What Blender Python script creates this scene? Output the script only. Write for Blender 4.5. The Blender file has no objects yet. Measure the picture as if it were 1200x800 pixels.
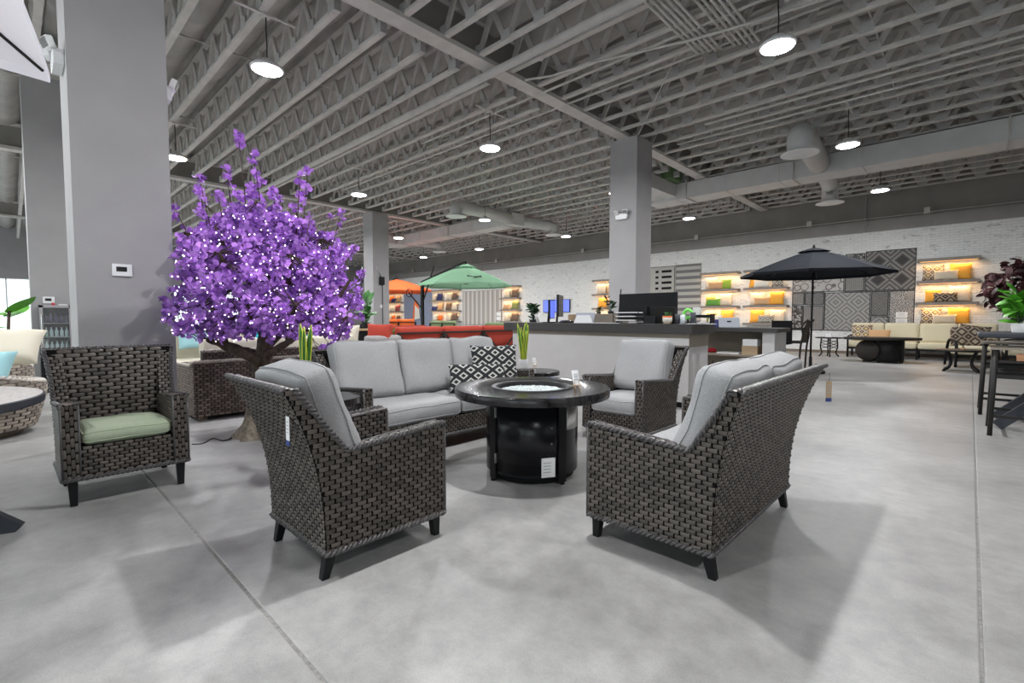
import bpy, bmesh, math, random
from math import sin, cos, pi, radians
from mathutils import Vector, Matrix, noise
random.seed(7)
SC = bpy.context.scene
COL = SC.collection
EYE = 1.18
# ---------------------------------------------------------------- camera
FPX, YAW, PITCH = 561.3, radians(43.73), radians(2.823)
cam = bpy.data.cameras.new('camera'); cam_ob = bpy.data.objects.new('camera', cam); COL.objects.link(cam_ob)
cam.sensor_width = 36; cam.sensor_fit = 'HORIZONTAL'; cam.lens = FPX*36/1200; cam.clip_start = .05; cam.clip_end = 200
cam_ob.location = (0, 0, EYE); cam_ob.rotation_euler = (pi/2-PITCH, 0, YAW)
SC.camera = cam_ob
# ---------------------------------------------------------------- daylight outside + exposure
w = bpy.data.worlds.new('sky'); SC.world = w; w.use_nodes = True
w.node_tree.nodes['Background'].inputs[0].default_value = (.93, .97, 1, 1); w.node_tree.nodes['Background'].inputs[1].default_value = 3.2
SC.view_settings.view_transform = 'Standard'; SC.view_settings.look = 'None'; SC.view_settings.gamma = 1
SC.view_settings.use_curve_mapping = False; SC.view_settings.exposure = 0.15
LAMP_W = 50; LED_W = 7
# ---------------------------------------------------------------- pixel helpers (pixel -> direction; depth from floor, wall or height)
F0 = Vector((-sin(YAW), cos(YAW), 0)); RT = Vector((cos(YAW), sin(YAW), 0)); UP = Vector((0, 0, 1))
FW = F0*cos(PITCH)-UP*sin(PITCH); UPC = F0*sin(PITCH)+UP*cos(PITCH); CP = Vector((0, 0, EYE))
def ray(x, y): return FW+RT*((x-600)/FPX)+UPC*((400-y)/FPX)
def atz(x, y, z=0): r = ray(x, y); return CP+r*((z-EYE)/r.z)
def aty(x, y, Y): r = ray(x, y); return CP+r*(Y/r.y)
def atx(x, y, X): r = ray(x, y); return CP+r*(X/r.x)
# ---------------------------------------------------------------- materials
def newmat(name):
    m = bpy.data.materials.new(name); m.use_nodes = True
    nt = m.node_tree; b = nt.nodes['Principled BSDF']
    return m, nt, b
def nd(nt, t, **kw):
    n = nt.nodes.new(t)
    for k, v in kw.items(): setattr(n, k, v)
    return n
def ramp(nt, fac, stops):
    r = nd(nt, 'ShaderNodeValToRGB'); e = r.color_ramp.elements
    while len(e) < len(stops): e.new(.5)
    for i, (p, c) in enumerate(stops): e[i].position = p; e[i].color = (*c, 1)
    nt.links.new(fac, r.inputs[0]); return r.outputs[0]
def mat(name, c, rough=.6, metal=0, spec=.5, var=0, vs=8, bump=0, bs=60, emit=0, stretch=None, coat=0, island=0):
    m, nt, b = newmat(name); L = nt.links.new
    b.inputs['Roughness'].default_value = rough; b.inputs['Metallic'].default_value = metal
    b.inputs['Specular IOR Level'].default_value = spec; b.inputs['Coat Weight'].default_value = coat
    b.inputs['Base Color'].default_value = (*c, 1)
    if var or bump:
        tc = nd(nt, 'ShaderNodeTexCoord'); out = tc.outputs['Object']
        if stretch:
            mp = nd(nt, 'ShaderNodeMapping'); mp.inputs['Scale'].default_value = stretch; L(out, mp.inputs[0]); out = mp.outputs[0]
    if var:
        n = nd(nt, 'ShaderNodeTexNoise'); n.inputs['Scale'].default_value = vs; n.inputs['Detail'].default_value = 6; L(out, n.inputs['Vector'])
        lo = [max(0, k*(1-var)) for k in c]; hi = [min(1, k*(1+var)) for k in c]
        L(ramp(nt, n.outputs[0], [(.3, lo), (.7, hi)]), b.inputs['Base Color'])
    if island:
        g = nd(nt, 'ShaderNodeNewGeometry')
        lo = [max(0, k*(1-island)) for k in c]; hi = [min(1, k*(1+island)) for k in c]
        L(ramp(nt, g.outputs['Random Per Island'], [(0, lo), (1, hi)]), b.inputs['Base Color'])
    if bump:
        n2 = nd(nt, 'ShaderNodeTexNoise'); n2.inputs['Scale'].default_value = bs; n2.inputs['Detail'].default_value = 4; L(out, n2.inputs['Vector'])
        bp = nd(nt, 'ShaderNodeBump'); bp.inputs['Strength'].default_value = bump; bp.inputs['Distance'].default_value = .01
        L(n2.outputs[0], bp.inputs['Height']); L(bp.outputs[0], b.inputs['Normal'])
    if emit:
        b.inputs['Emission Color'].default_value = (*c, 1); b.inputs['Emission Strength'].default_value = emit
    return m
def diamond(name, c1, c2, su, sv, k, c3=None, rough=.85, ax='XY', thr=.25):
    """flat woven print: concentric diamonds"""
    m, nt, b = newmat(name); L = nt.links.new; b.inputs['Roughness'].default_value = rough
    tc = nd(nt, 'ShaderNodeTexCoord'); s = nd(nt, 'ShaderNodeSeparateXYZ'); L(tc.outputs['Object'], s.inputs[0])
    def mth(op, a, bb=None):
        n = nd(nt, 'ShaderNodeMath', operation=op)
        for i, q in enumerate((a, bb)):
            if q is None: continue
            if isinstance(q, (int, float)): n.inputs[i].default_value = q
            else: L(q, n.inputs[i])
        return n.outputs[0]
    u = mth('PINGPONG', mth('MULTIPLY', s.outputs[ax[0]], su), .5); v = mth('PINGPONG', mth('MULTIPLY', s.outputs[ax[1]], sv), .5)
    d = mth('ADD', u, v)
    r = mth('GREATER_THAN', mth('PINGPONG', mth('MULTIPLY', d, k), .5), thr)
    mx = nd(nt, 'ShaderNodeMix', data_type='RGBA'); mx.inputs[6].default_value = (*c1, 1); mx.inputs[7].default_value = (*c2, 1); L(r, mx.inputs[0])
    out = mx.outputs[2]
    if c3:
        r2 = mth('GREATER_THAN', d, .74); m2 = nd(nt, 'ShaderNodeMix', data_type='RGBA'); L(out, m2.inputs[6]); m2.inputs[7].default_value = (*c3, 1); L(r2, m2.inputs[0]); out = m2.outputs[2]
    n = nd(nt, 'ShaderNodeTexNoise'); n.inputs['Scale'].default_value = 90; L(tc.outputs['Object'], n.inputs['Vector'])
    m3 = nd(nt, 'ShaderNodeMix', data_type='RGBA', blend_type='MULTIPLY'); m3.inputs[0].default_value = .35; L(out, m3.inputs[6]); L(n.outputs[0], m3.inputs[7])
    L(m3.outputs[2], b.inputs['Base Color']); return m
def speckle(name, c1, c2, sc, dist='EUCLIDEAN', lo=.25, hi=.4):
    m, nt, b = newmat(name); L = nt.links.new; b.inputs['Roughness'].default_value = .9
    tc = nd(nt, 'ShaderNodeTexCoord'); v = nd(nt, 'ShaderNodeTexVoronoi', distance=dist, feature='F1'); v.inputs['Scale'].default_value = sc; v.inputs['Randomness'].default_value = .55
    L(tc.outputs['Object'], v.inputs['Vector']); wv = nd(nt, 'ShaderNodeMath', operation='PINGPONG'); mu = nd(nt, 'ShaderNodeMath', operation='MULTIPLY'); mu.inputs[1].default_value = 1.9
    L(v.outputs['Distance'], mu.inputs[0]); L(mu.outputs[0], wv.inputs[0]); wv.inputs[1].default_value = .5
    L(ramp(nt, wv.outputs[0], [(lo, c1), (hi, c2)]), b.inputs['Base Color']); return m
def stripes(name, cols, ax, scale, rough=.9):
    """flat woven stripes along one local axis"""
    m, nt, b = newmat(name); L = nt.links.new; b.inputs['Roughness'].default_value = rough
    tc = nd(nt, 'ShaderNodeTexCoord'); s = nd(nt, 'ShaderNodeSeparateXYZ'); L(tc.outputs['Object'], s.inputs[0])
    mu = nd(nt, 'ShaderNodeMath', operation='MULTIPLY'); mu.inputs[1].default_value = scale; L(s.outputs[ax], mu.inputs[0])
    fr = nd(nt, 'ShaderNodeMath', operation='FRACT'); L(mu.outputs[0], fr.inputs[0])
    r = nd(nt, 'ShaderNodeValToRGB'); r.color_ramp.interpolation = 'CONSTANT'; e = r.color_ramp.elements
    while len(e) < len(cols): e.new(.5)
    for i, (p, c) in enumerate(cols): e[i].position = p; e[i].color = (*c, 1)
    L(fr.outputs[0], r.inputs[0]); L(r.outputs[0], b.inputs['Base Color']); return m
def glassmat(name, tint=(.9, .95, .95), a=.85):
    m = bpy.data.materials.new(name); m.use_nodes = True; nt = m.node_tree; nt.nodes.clear(); L = nt.links.new
    o = nd(nt, 'ShaderNodeOutputMaterial'); t = nd(nt, 'ShaderNodeBsdfTransparent'); g = nd(nt, 'ShaderNodeBsdfGlossy'); x = nd(nt, 'ShaderNodeMixShader')
    t.inputs[0].default_value = (*tint, 1); g.inputs['Roughness'].default_value = .03; x.inputs[0].default_value = 1-a
    L(t.outputs[0], x.inputs[1]); L(g.outputs[0], x.inputs[2]); L(x.outputs[0], o.inputs[0]); return m
def brickmat():
    m, nt, b = newmat('painted_brick'); L = nt.links.new; b.inputs['Roughness'].default_value = .75
    tc = nd(nt, 'ShaderNodeTexCoord'); mp = nd(nt, 'ShaderNodeMapping'); mp.inputs['Rotation'].default_value = (pi/2, 0, 0); L(tc.outputs['Object'], mp.inputs[0])
    br = nd(nt, 'ShaderNodeTexBrick'); br.inputs['Scale'].default_value = 1; br.inputs['Brick Width'].default_value = .21; br.inputs['Row Height'].default_value = .075; br.inputs['Mortar Size'].default_value = .006
    br.inputs['Color1'].default_value = (.80, .80, .78, 1); br.inputs['Color2'].default_value = (.74, .745, .73, 1); br.inputs['Mortar'].default_value = (.62, .62, .61, 1); L(mp.outputs[0], br.inputs['Vector'])
    n = nd(nt, 'ShaderNodeTexNoise'); n.inputs['Scale'].default_value = 4; n.inputs['Detail'].default_value = 9; n.inputs['Roughness'].default_value = .82
    mp2 = nd(nt, 'ShaderNodeMapping'); mp2.inputs['Scale'].default_value = (1, 2.4, 1); L(mp.outputs[0], mp2.inputs[0]); L(mp2.outputs[0], n.inputs['Vector'])
    spots = ramp(nt, n.outputs[0], [(.56, (1, 1, 1)), (.64, (.42, .41, .40))])
    x = nd(nt, 'ShaderNodeMix', data_type='RGBA', blend_type='MULTIPLY'); x.inputs[0].default_value = 1; L(br.outputs['Color'], x.inputs[6]); L(spots, x.inputs[7]); L(x.outputs[2], b.inputs['Base Color'])
    bp = nd(nt, 'ShaderNodeBump'); bp.inputs['Strength'].default_value = .6; bp.inputs['Distance'].default_value = .01; L(br.outputs['Fac'], bp.inputs['Height']); bp.invert = True; L(bp.outputs[0], b.inputs['Normal'])
    return m
def concretemat():
    m, nt, b = newmat('polished_concrete'); L = nt.links.new
    tc = nd(nt, 'ShaderNodeTexCoord')
    n1 = nd(nt, 'ShaderNodeTexNoise'); n1.inputs['Scale'].default_value = .9; n1.inputs['Detail'].default_value = 5; L(tc.outputs['Object'], n1.inputs['Vector'])
    n2 = nd(nt, 'ShaderNodeTexNoise'); n2.inputs['Scale'].default_value = 7; n2.inputs['Detail'].default_value = 9; n2.inputs['Roughness'].default_value = .7; L(tc.outputs['Object'], n2.inputs['Vector'])
    n3 = nd(nt, 'ShaderNodeTexNoise'); n3.inputs['Scale'].default_value = 180; n3.inputs['Detail'].default_value = 3; L(tc.outputs['Object'], n3.inputs['Vector'])
    a = ramp(nt, n1.outputs[0], [(.32, (.31, .303, .295)), (.68, (.46, .452, .44))]); c = ramp(nt, n2.outputs[0], [(.3, (.70, .70, .70)), (.66, (1, 1, 1))]); d = ramp(nt, n3.outputs[0], [(.3, (.78, .78, .78)), (.55, (1, 1, 1))])
    x = nd(nt, 'ShaderNodeMix', data_type='RGBA', blend_type='MULTIPLY'); x.inputs[0].default_value = 1; L(a, x.inputs[6]); L(c, x.inputs[7])
    y = nd(nt, 'ShaderNodeMix', data_type='RGBA', blend_type='MULTIPLY'); y.inputs[0].default_value = .7; L(x.outputs[2], y.inputs[6]); L(d, y.inputs[7]); L(y.outputs[2], b.inputs['Base Color'])
    L(ramp(nt, n2.outputs[0], [(.2, (.36, .36, .36)), (.8, (.55, .55, .55))]), b.inputs['Roughness']); b.inputs['Specular IOR Level'].default_value = .4
    return m
MT = {}
def mk(k, *a, **kw): MT[k] = mat(k, *a, **kw)
MT['concrete'] = concretemat(); MT['brick'] = brickmat()
mk('joint', (.25, .243, .232), .95, var=.3, vs=60)
mk('wall_grey', (.36, .35, .355), .75, var=.05, vs=2, bump=.15, bs=90)
mk('wall_taupe', (.23, .215, .20), .85, var=.12, vs=1.5, bump=.2, bs=40)
mk('band', (.27, .257, .247), .8, var=.08, vs=2)
mk('truss', (.52, .495, .47), .8, var=.1, vs=5)
mk('plate', (.42, .41, .40), .6, var=.15, vs=90)
mk('insulation', (.38, .362, .342), .75, var=.16, vs=2.2, bump=.8, bs=9)
mk('duct', (.56, .555, .55), .5, var=.06, vs=3)
mk('duct_green', (.13, .22, .09), .6, var=.3, vs=6)
mk('white', (.78, .78, .78), .5); mk('white_gloss', (.85, .85, .86), .25)
mk('lens', (1, 1, 1), .3, emit=26); mk('led', (1, .55, .22), .4, emit=1.6); mk('bulb', (.95, .9, 1), .3, emit=9)
mk('black', (.010, .010, .011), .42, spec=.22); mk('black_matte', (.011, .011, .012), .75, spec=.15); mk('black_gloss', (.010, .010, .012), .2, spec=.3)
mk('dark_metal', (.022, .021, .020), .45, spec=.25, var=.1)
mk('bronze', (.032, .027, .024), .5, spec=.25)
mk('steel', (.55, .54, .53), .3, metal=.9); mk('chrome', (.7, .7, .7), .18, metal=1)
mk('wicker', (.082, .068, .058), .36, spec=.5, island=.45); mk('wicker_back', (.008, .007, .0065), .9, spec=.1); mk('wicker_trim', (.075, .069, .070), .38, spec=.5, island=.3)
mk('wicker_brown', (.14, .105, .085), .5, island=.5); mk('wicker_brown_back', (.03, .022, .018), .8); mk('wicker_brown_trim', (.42, .37, .33), .5, island=.3)
mk('wicker_tan', (.34, .29, .24), .5, island=.45); mk('wicker_tan_back', (.07, .055, .045), .8); mk('wicker_tan_trim', (.55, .5, .45), .5, island=.3)
mk('cushion_grey', (.37, .37, .375), .92, var=.2, vs=200, bump=.25, bs=420)
mk('cushion_sage', (.40, .46, .33), .92, var=.12, vs=240, bump=.25, bs=420)
mk('cushion_cream', (.66, .61, .50), .9, var=.05, vs=150); mk('cushion_ivory', (.66, .60, .43), .9, var=.05, vs=120)
mk('cushion_red', (.40, .045, .026), .9, var=.08, vs=150); mk('cushion_orange', (.85, .16, .03), .9, var=.06, vs=100)
mk('cushion_green', (.20, .27, .13), .9, var=.08, vs=150); mk('cushion_teal', (.33, .58, .62), .9, var=.05); mk('teal', (.02, .42, .55), .7)
mk('linen', (.60, .52, .40), .95, var=.08, vs=200); mk('gold', (.80, .38, .05), .9, var=.06, vs=150); mk('tan', (.55, .33, .17), .9, var=.06, vs=150); mk('beige', (.66, .56, .43), .9, var=.06, vs=150)
mk('lime', (.28, .42, .05), .9, var=.08, vs=150); mk('grass', (.12, .30, .05), .9, var=.08, vs=150); mk('navy', (.03, .035, .12), .9); mk('brown', (.16, .10, .07), .9, var=.1, vs=120); mk('pale', (.70, .66, .58), .9, var=.05, vs=150); mk('plum', (.30, .06, .07), .9)
mk('olive', (.23, .25, .08), .9, var=.1, vs=120)
mk('leaf', (.05, .19, .035), .45, var=.3, vs=12); mk('leaf_dark', (.016, .06, .02), .45, var=.3, vs=12); mk('leaf_bright', (.10, .36, .03), .4, var=.3, vs=14); mk('leaf_edge', (.62, .66, .06), .45); mk('leaf_wine', (.075, .024, .028), .5, island=.85); mk('grey_plastic', (.27, .29, .33), .55, spec=.3); mk('rug_cream', (.42, .405, .37), .95)
mk('bark', (.085, .058, .042), .9, var=.45, vs=22, bump=1, bs=45); mk('bark_base', (.26, .22, .17), .9, var=.45, vs=20, bump=1, bs=40)
mk('blossom', (.47, .215, .86), .65, island=.55)
mk('counter_top', (.05, .047, .047), .45, spec=.3, var=.25, vs=60); mk('counter_panel', (.50, .485, .48), .6, var=.04, vs=4); mk('taupe', (.25, .215, .175), .7, var=.05, vs=4)
mk('wood', (.45, .31, .19), .55, var=.2, vs=10, stretch=(1, 8, 8)); mk('wood_dark', (.20, .15, .11), .6, var=.25, vs=12, stretch=(1, 8, 8)); mk('shelf', (.24, .21, .185), .65, var=.1, vs=10)
mk('table_top', (.022, .021, .022), .17, spec=.32, var=.7, vs=9, stretch=(1, 5, 1)); mk('table_stone', (.62, .58, .56), .35, var=.12, vs=7, stretch=(1, 6, 1)); mk('slate', (.04, .044, .054), .5, spec=.3)
mk('fire_glass', (.62, .68, .68), .15, spec=.9, island=.18); mk('cardboard', (.50, .36, .23), .8); mk('paper', (.82, .82, .82), .7); mk('print', (.45, .45, .48), .8); mk('tag_blue', (.03, .06, .25), .6)
mk('umb_black', (.014, .016, .021), .9, spec=.2, var=.1, vs=60); mk('umb_green', (.23, .40, .27), .85, var=.05, vs=60); mk('umb_orange', (.80, .17, .045), .85, var=.05, vs=60); mk('umb_white', (.74, .72, .76), .85)
mk('screen_blue', (.10, .14, .62), .3, emit=1.1); mk('screen_dark', (.004, .005, .006), .15, spec=.2); mk('blue_wall', (.24, .27, .36), .8); mk('red_gloss', (.5, .01, .02), .4); mk('lime_plastic', (.2, .7, .12), .5)
mk('bottle_dark', (.05, .03, .09), .2, spec=.8); mk('bottle_clear', (.55, .60, .62), .15, spec=.8); mk('terracotta', (.40, .2, .1), .8); mk('fluff', (.30, .285, .28), 1, var=.3, vs=60)
MT['glass'] = glassmat('glass')
def cloth(name, c, tr):
    m = bpy.data.materials.new(name); m.use_nodes = True; nt = m.node_tree; nt.nodes.clear(); L = nt.links.new
    o = nd(nt, 'ShaderNodeOutputMaterial'); a = nd(nt, 'ShaderNodeBsdfDiffuse'); b = nd(nt, 'ShaderNodeBsdfTranslucent'); x = nd(nt, 'ShaderNodeMixShader')
    a.inputs[0].default_value = (*c, 1); b.inputs[0].default_value = (*c, 1); x.inputs[0].default_value = tr
    L(a.outputs[0], x.inputs[1]); L(b.outputs[0], x.inputs[2]); L(x.outputs[0], o.inputs[0]); return m
MT['umb_white'] = cloth('umb_white', (.82, .80, .84), .45); MT['umb_orange'] = cloth('umb_orange', (.66, .13, .045), .15); MT['umb_green'] = cloth('umb_green', (.27, .47, .31), .15)
MT['kilim'] = diamond('kilim', (.016, .017, .02), (.60, .59, .56), 7, 8.5, 2.0, rough=.9, thr=.35)
MT['ikat'] = diamond('ikat', (.62, .53, .40), (.15, .085, .045), 5.2, 5.2, 2.2, c3=(.70, .52, .25), thr=.27)
MT['ikat_dark'] = diamond('ikat_dark', (.34, .27, .20), (.06, .04, .03), 4.2, 4.2, 2.4, c3=(.45, .38, .28), thr=.25)
MT['ikat_mono'] = diamond('ikat_mono', (.62, .58, .50), (.05, .045, .04), 6, 6, 2.2, thr=.28)
MT['rug_diamond'] = diamond('rug_diamond', (.25, .24, .23), (.44, .425, .41), 1.6, 1.6, 4.5, ax='XZ')
MT['rug_medallion'] = diamond('rug_medallion', (.12, .115, .11), (.29, .275, .26), 1.7, 1.7, 4.2, c3=(.07, .065, .065), ax='XZ')
MT['rug_small'] = diamond('rug_small', (.13, .125, .12), (.27, .26, .25), 4.5, 3, 4, ax='XZ')
MT['rug_tile'] = diamond('rug_tile', (.10, .095, .09), (.42, .40, .38), 9, 9, 3, ax='XZ')
MT['rug_scroll'] = speckle('rug_scroll', (.16, .15, .145), (.46, .44, .42), 4.5, lo=.08, hi=.14)
MT['rug_spot'] = speckle('rug_spot', (.10, .095, .09), (.47, .45, .43), 11, dist='MANHATTAN', lo=.12, hi=.3)
MT['rug_dots'] = speckle('rug_dots', (.06, .055, .055), (.36, .35, .33), 14, dist='CHEBYCHEV', lo=.15, hi=.3)
MT['rug_bars'] = stripes('rug_bars', [(0, (.42, .405, .37)), (.52, (.165, .16, .16))], 'Z', 3.9)
MT['rug_vert'] = stripes('rug_vert', [(0, (.62, .58, .53)), (.14, (.33, .29, .26)), (.3, (.5, .46, .42)), (.42, (.24, .22, .21)), (.58, (.58, .54, .5)), (.7, (.38, .34, .32)), (.86, (.7, .67, .62))], 'X', 2.6)
MT['teal_stripe'] = stripes('teal_stripe', [(0, (.12, .42, .47)), (.25, (.62, .55, .42)), (.4, (.05, .06, .09)), (.5, (.35, .6, .62)), (.75, (.66, .6, .48))], 'Y', 6)
# ---------------------------------------------------------------- mesh helpers
def xf(loc=(0, 0, 0), rx=0, ry=0, rz=0):
    return Matrix.Translation(loc) @ Matrix.Rotation(rz, 4, 'Z') @ Matrix.Rotation(ry, 4, 'Y') @ Matrix.Rotation(rx, 4, 'X')
class MB:
    def __init__(s): s.v = []; s.f = []
    def add(s, vs, fs, M=None):
        o = len(s.v)
        s.v += [tuple(M @ Vector(p)) for p in vs] if M else [tuple(p) for p in vs]
        s.f += [tuple(i+o for i in q) for q in fs]; return s
    def box(s, x0, x1, y0, y1, z0, z1, M=None, tx=0, ty=0):
        """tx, ty: inset of the bottom face (taper)"""
        return s.add([(x0+tx, y0+ty, z0), (x1-tx, y0+ty, z0), (x1-tx, y1-ty, z0), (x0+tx, y1-ty, z0), (x0, y0, z1), (x1, y0, z1), (x1, y1, z1), (x0, y1, z1)],
                     [(3, 2, 1, 0), (4, 5, 6, 7), (0, 1, 5, 4), (1, 2, 6, 5), (2, 3, 7, 6), (3, 0, 4, 7)], M)
    def bar(s, a, b, w, h=None, up=(0, 0, 1)):
        a = Vector(a); b = Vector(b); d = b-a; L = d.length; d.normalize(); h = h or w
        u = Vector(up)
        if abs(d.dot(u)) > .98: u = Vector((0, 1, 0))
        x = d.cross(u).normalized(); y = x.cross(d)
        M = Matrix((x, d, y)).transposed().to_4x4(); M.translation = a
        return s.box(-w/2, w/2, 0, L, -h/2, h/2, M)
    def tube(s, pts, r, n=8, cap=True, M=None):
        P = [Vector(p) for p in pts]; m = len(P); vs = []; fs = []; ref = None
        for i in range(m):
            t = (P[min(i+1, m-1)]-P[max(i-1, 0)]).normalized()
            if ref is None: ref = Vector((0, 0, 1)) if abs(t.z) < .9 else Vector((1, 0, 0))
            x = t.cross(ref); x = x.normalized() if x.length > 1e-5 else Vector((1, 0, 0)); y = x.cross(t); ref = y
            rr = r[i] if isinstance(r, (list, tuple)) else r
            for k in range(n): a = 2*pi*k/n; vs.append(P[i]+x*(rr*cos(a))+y*(rr*sin(a)))
        for i in range(m-1):
            for k in range(n): fs.append((i*n+k, i*n+(k+1) % n, (i+1)*n+(k+1) % n, (i+1)*n+k))
        if cap: fs.append(tuple(range(n-1, -1, -1))); fs.append(tuple((m-1)*n+k for k in range(n)))
        return s.add(vs, fs, M)
    def lathe(s, prof, n=32, c=(0, 0, 0), M=None, cap=True):
        vs = []; fs = []
        for r, z in prof:
            for k in range(n): a = 2*pi*k/n; vs.append((c[0]+r*cos(a), c[1]+r*sin(a), c[2]+z))
        for i in range(len(prof)-1):
            for k in range(n): fs.append((i*n+k, i*n+(k+1) % n, (i+1)*n+(k+1) % n, (i+1)*n+k))
        if cap: fs.append(tuple(range(n-1, -1, -1))); fs.append(tuple((len(prof)-1)*n+k for k in range(n)))
        return s.add(vs, fs, M)
    def prism(s, poly, d0, d1, ax='y', M=None):
        n = len(poly)
        mp = {'y': lambda p, d: (p[0], d, p[1]), 'x': lambda p, d: (d, p[0], p[1]), 'z': lambda p, d: (p[0], p[1], d)}[ax]
        vs = [mp(p, d0) for p in poly]+[mp(p, d1) for p in poly]
        fs = [tuple(range(n)), tuple(range(2*n-1, n-1, -1))]+[(i, i+n, (i+1) % n+n, (i+1) % n) for i in range(n)]
        return s.add(vs, fs, M)
    def grid(s, f, us, vs_, M=None):
        a = len(us); b = len(vs_)
        return s.add([f(u, v) for v in vs_ for u in us], [(j*a+i, j*a+i+1, (j+1)*a+i+1, (j+1)*a+i) for j in range(b-1) for i in range(a-1)], M)
    def mesh(s, name, m, smooth=False):
        me = bpy.data.meshes.new(name); me.from_pydata(s.v, [], s.f); me.materials.append(MT[m] if isinstance(m, str) else m)
        me.update()
        if smooth:
            me.polygons.foreach_set('use_smooth', [True]*len(me.polygons)); me.update()
            if smooth == 'sharp': me.set_sharp_from_angle(angle=radians(38))
        return me
    def build(s, name, m, parent=None, smooth=False, loc=None, rot=None, bevel=0, kind=None, label=None, fix=True):
        me = s.mesh(name, m, smooth)
        if fix:
            bm = bmesh.new(); bm.from_mesh(me); bmesh.ops.recalc_face_normals(bm, faces=bm.faces); bm.to_mesh(me); bm.free()
        o = bpy.data.objects.new(name, me); COL.objects.link(o)
        if parent: o.parent = parent
        if loc: o.location = loc
        if rot: o.rotation_euler = rot
        if bevel:
            b = o.modifiers.new('bevel', 'BEVEL'); b.width = bevel; b.segments = 2; b.limit_method = 'ANGLE'
        if kind: o['kind'] = kind
        if label: o['label'] = label
        return o
def link(me, name, parent=None, loc=(0, 0, 0), rot=(0, 0, 0), scale=None):
    o = bpy.data.objects.new(name, me); COL.objects.link(o); o.parent = parent; o.location = loc; o.rotation_euler = rot
    if scale: o.scale = scale
    return o
def tag(o, label, cat, group=None):
    o['label'] = label; o['category'] = cat
    if group: o['group'] = group
    return o
def thing(name, label, cat, loc=(0, 0, 0), rz=0, group=None):
    o = bpy.data.objects.new(name, None); COL.objects.link(o); o.empty_display_size = .1
    o.location = loc; o.rotation_euler = (0, 0, rz); return tag(o, label, cat, group)
def struct(o): o['kind'] = 'structure'; return o
def dup(root, loc, rz, label=None):
    def cp(o, par):
        c = o.copy(); COL.objects.link(c); c.parent = par
        for ch in list(o.children): cp(ch, c)
        return c
    r = cp(root, None); r.location = loc; r.rotation_euler = (0, 0, rz)
    if label: r['label'] = label
    return r
def B(x0, x1, y0, y1, z0, z1): return MB().box(x0, x1, y0, y1, z0, z1)
def wob(p, sc, amt, sd=0): return noise.noise(Vector(p)*sc+Vector((sd*7.3, sd*3.1, sd)))*amt
def cushion(w, d, h, r=.045, puff=.25, n=12, seed=1, wr=.006, knife=False, pinch=.0):
    """soft cushion lying flat, thickness along z, centred"""
    key = {}; vs = []; fs = []
    def par(i): t = 2*i/n-1; return math.copysign(1-(1-abs(t))**1.5, t) if t else 0.
    def mp(a, b, c):
        prof = max(0., (1-a**4)*(1-b**4))**.5
        if knife:
            z = h/2*c*(.06+.94*prof**.8); x = w/2*a*(1-pinch*(1-b*b)*a*a); y = d/2*b*(1-pinch*(1-a*a)*b*b)
            p = Vector((x, y, z))
        else:
            q = Vector((a*w/2, b*d/2, c*h/2)); lim = Vector((w/2-r, d/2-r, h/2-r)); inn = Vector([max(-lim[k], min(lim[k], q[k])) for k in range(3)])
            dd = q-inn; p = inn+dd.normalized()*r if dd.length > 1e-6 else q
            p.z += c*h*.5*puff*prof
        return p+Vector((wob(p, 4.5, wr, seed), wob(p, 4.5, wr, seed+5), wob(p, 5.5, wr*1.6, seed+9)))
    def vid(a, b, c):
        k = (round(a, 4), round(b, 4), round(c, 4))
        if k not in key: key[k] = len(vs); vs.append(mp(a, b, c))
        return key[k]
    m = 4 if not knife else 2
    pc = [2*i/m-1 for i in range(m+1)]; pa = [par(i) for i in range(n+1)]
    for c in (-1, 1):
        for i in range(n):
            for j in range(n):
                q = [vid(pa[i], pa[j], c), vid(pa[i+1], pa[j], c), vid(pa[i+1], pa[j+1], c), vid(pa[i], pa[j+1], c)]; fs.append(tuple(q if c > 0 else q[::-1]))
    for i in range(n):
        for j in range(m):
            for sgn in (-1, 1):
                q = [vid(pa[i], sgn, pc[j]), vid(pa[i+1], sgn, pc[j]), vid(pa[i+1], sgn, pc[j+1]), vid(pa[i], sgn, pc[j+1])]; fs.append(tuple(q))
                q = [vid(sgn, pa[i], pc[j]), vid(sgn, pa[i+1], pc[j]), vid(sgn, pa[i+1], pc[j+1]), vid(sgn, pa[i], pc[j+1])]; fs.append(tuple(q))
    mb = MB(); mb.add(vs, fs); mb.pipe = []
    if not knife:
        for c in (-.72, .72):
            ring = [mp(a, -1, c) for a in pa]+[mp(1, b, c) for b in pa[1:]]+[mp(a, 1, c) for a in pa[::-1][1:]]+[mp(-1, b, c) for b in pa[::-1][1:]]
            mb.pipe.append(ring)
    return mb
def cush(name, m, parent, size, loc, rot=(0, 0, 0), seed=1, piping=True, **kw):
    c = cushion(*size, seed=seed, **kw); o = c.build(name, m, parent, True, loc, rot)
    if piping and c.pipe:
        p = MB()
        for ring in c.pipe: p.tube(ring, .004, 5)
        p.build('piping', m, o, True)
    return o
def pillow(label, m, w, h, loc, rot, group=None, t=.15, seed=1, cat='pillow', n=8):
    """loose throw pillow: local x wide, y tall, z thick"""
    me = cushion(w, h, t, knife=True, pinch=.07, n=n, seed=seed, wr=.004)
    o = me.build('throw_pillow', m, None, True, loc, rot); return tag(o, label, cat, group)
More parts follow.
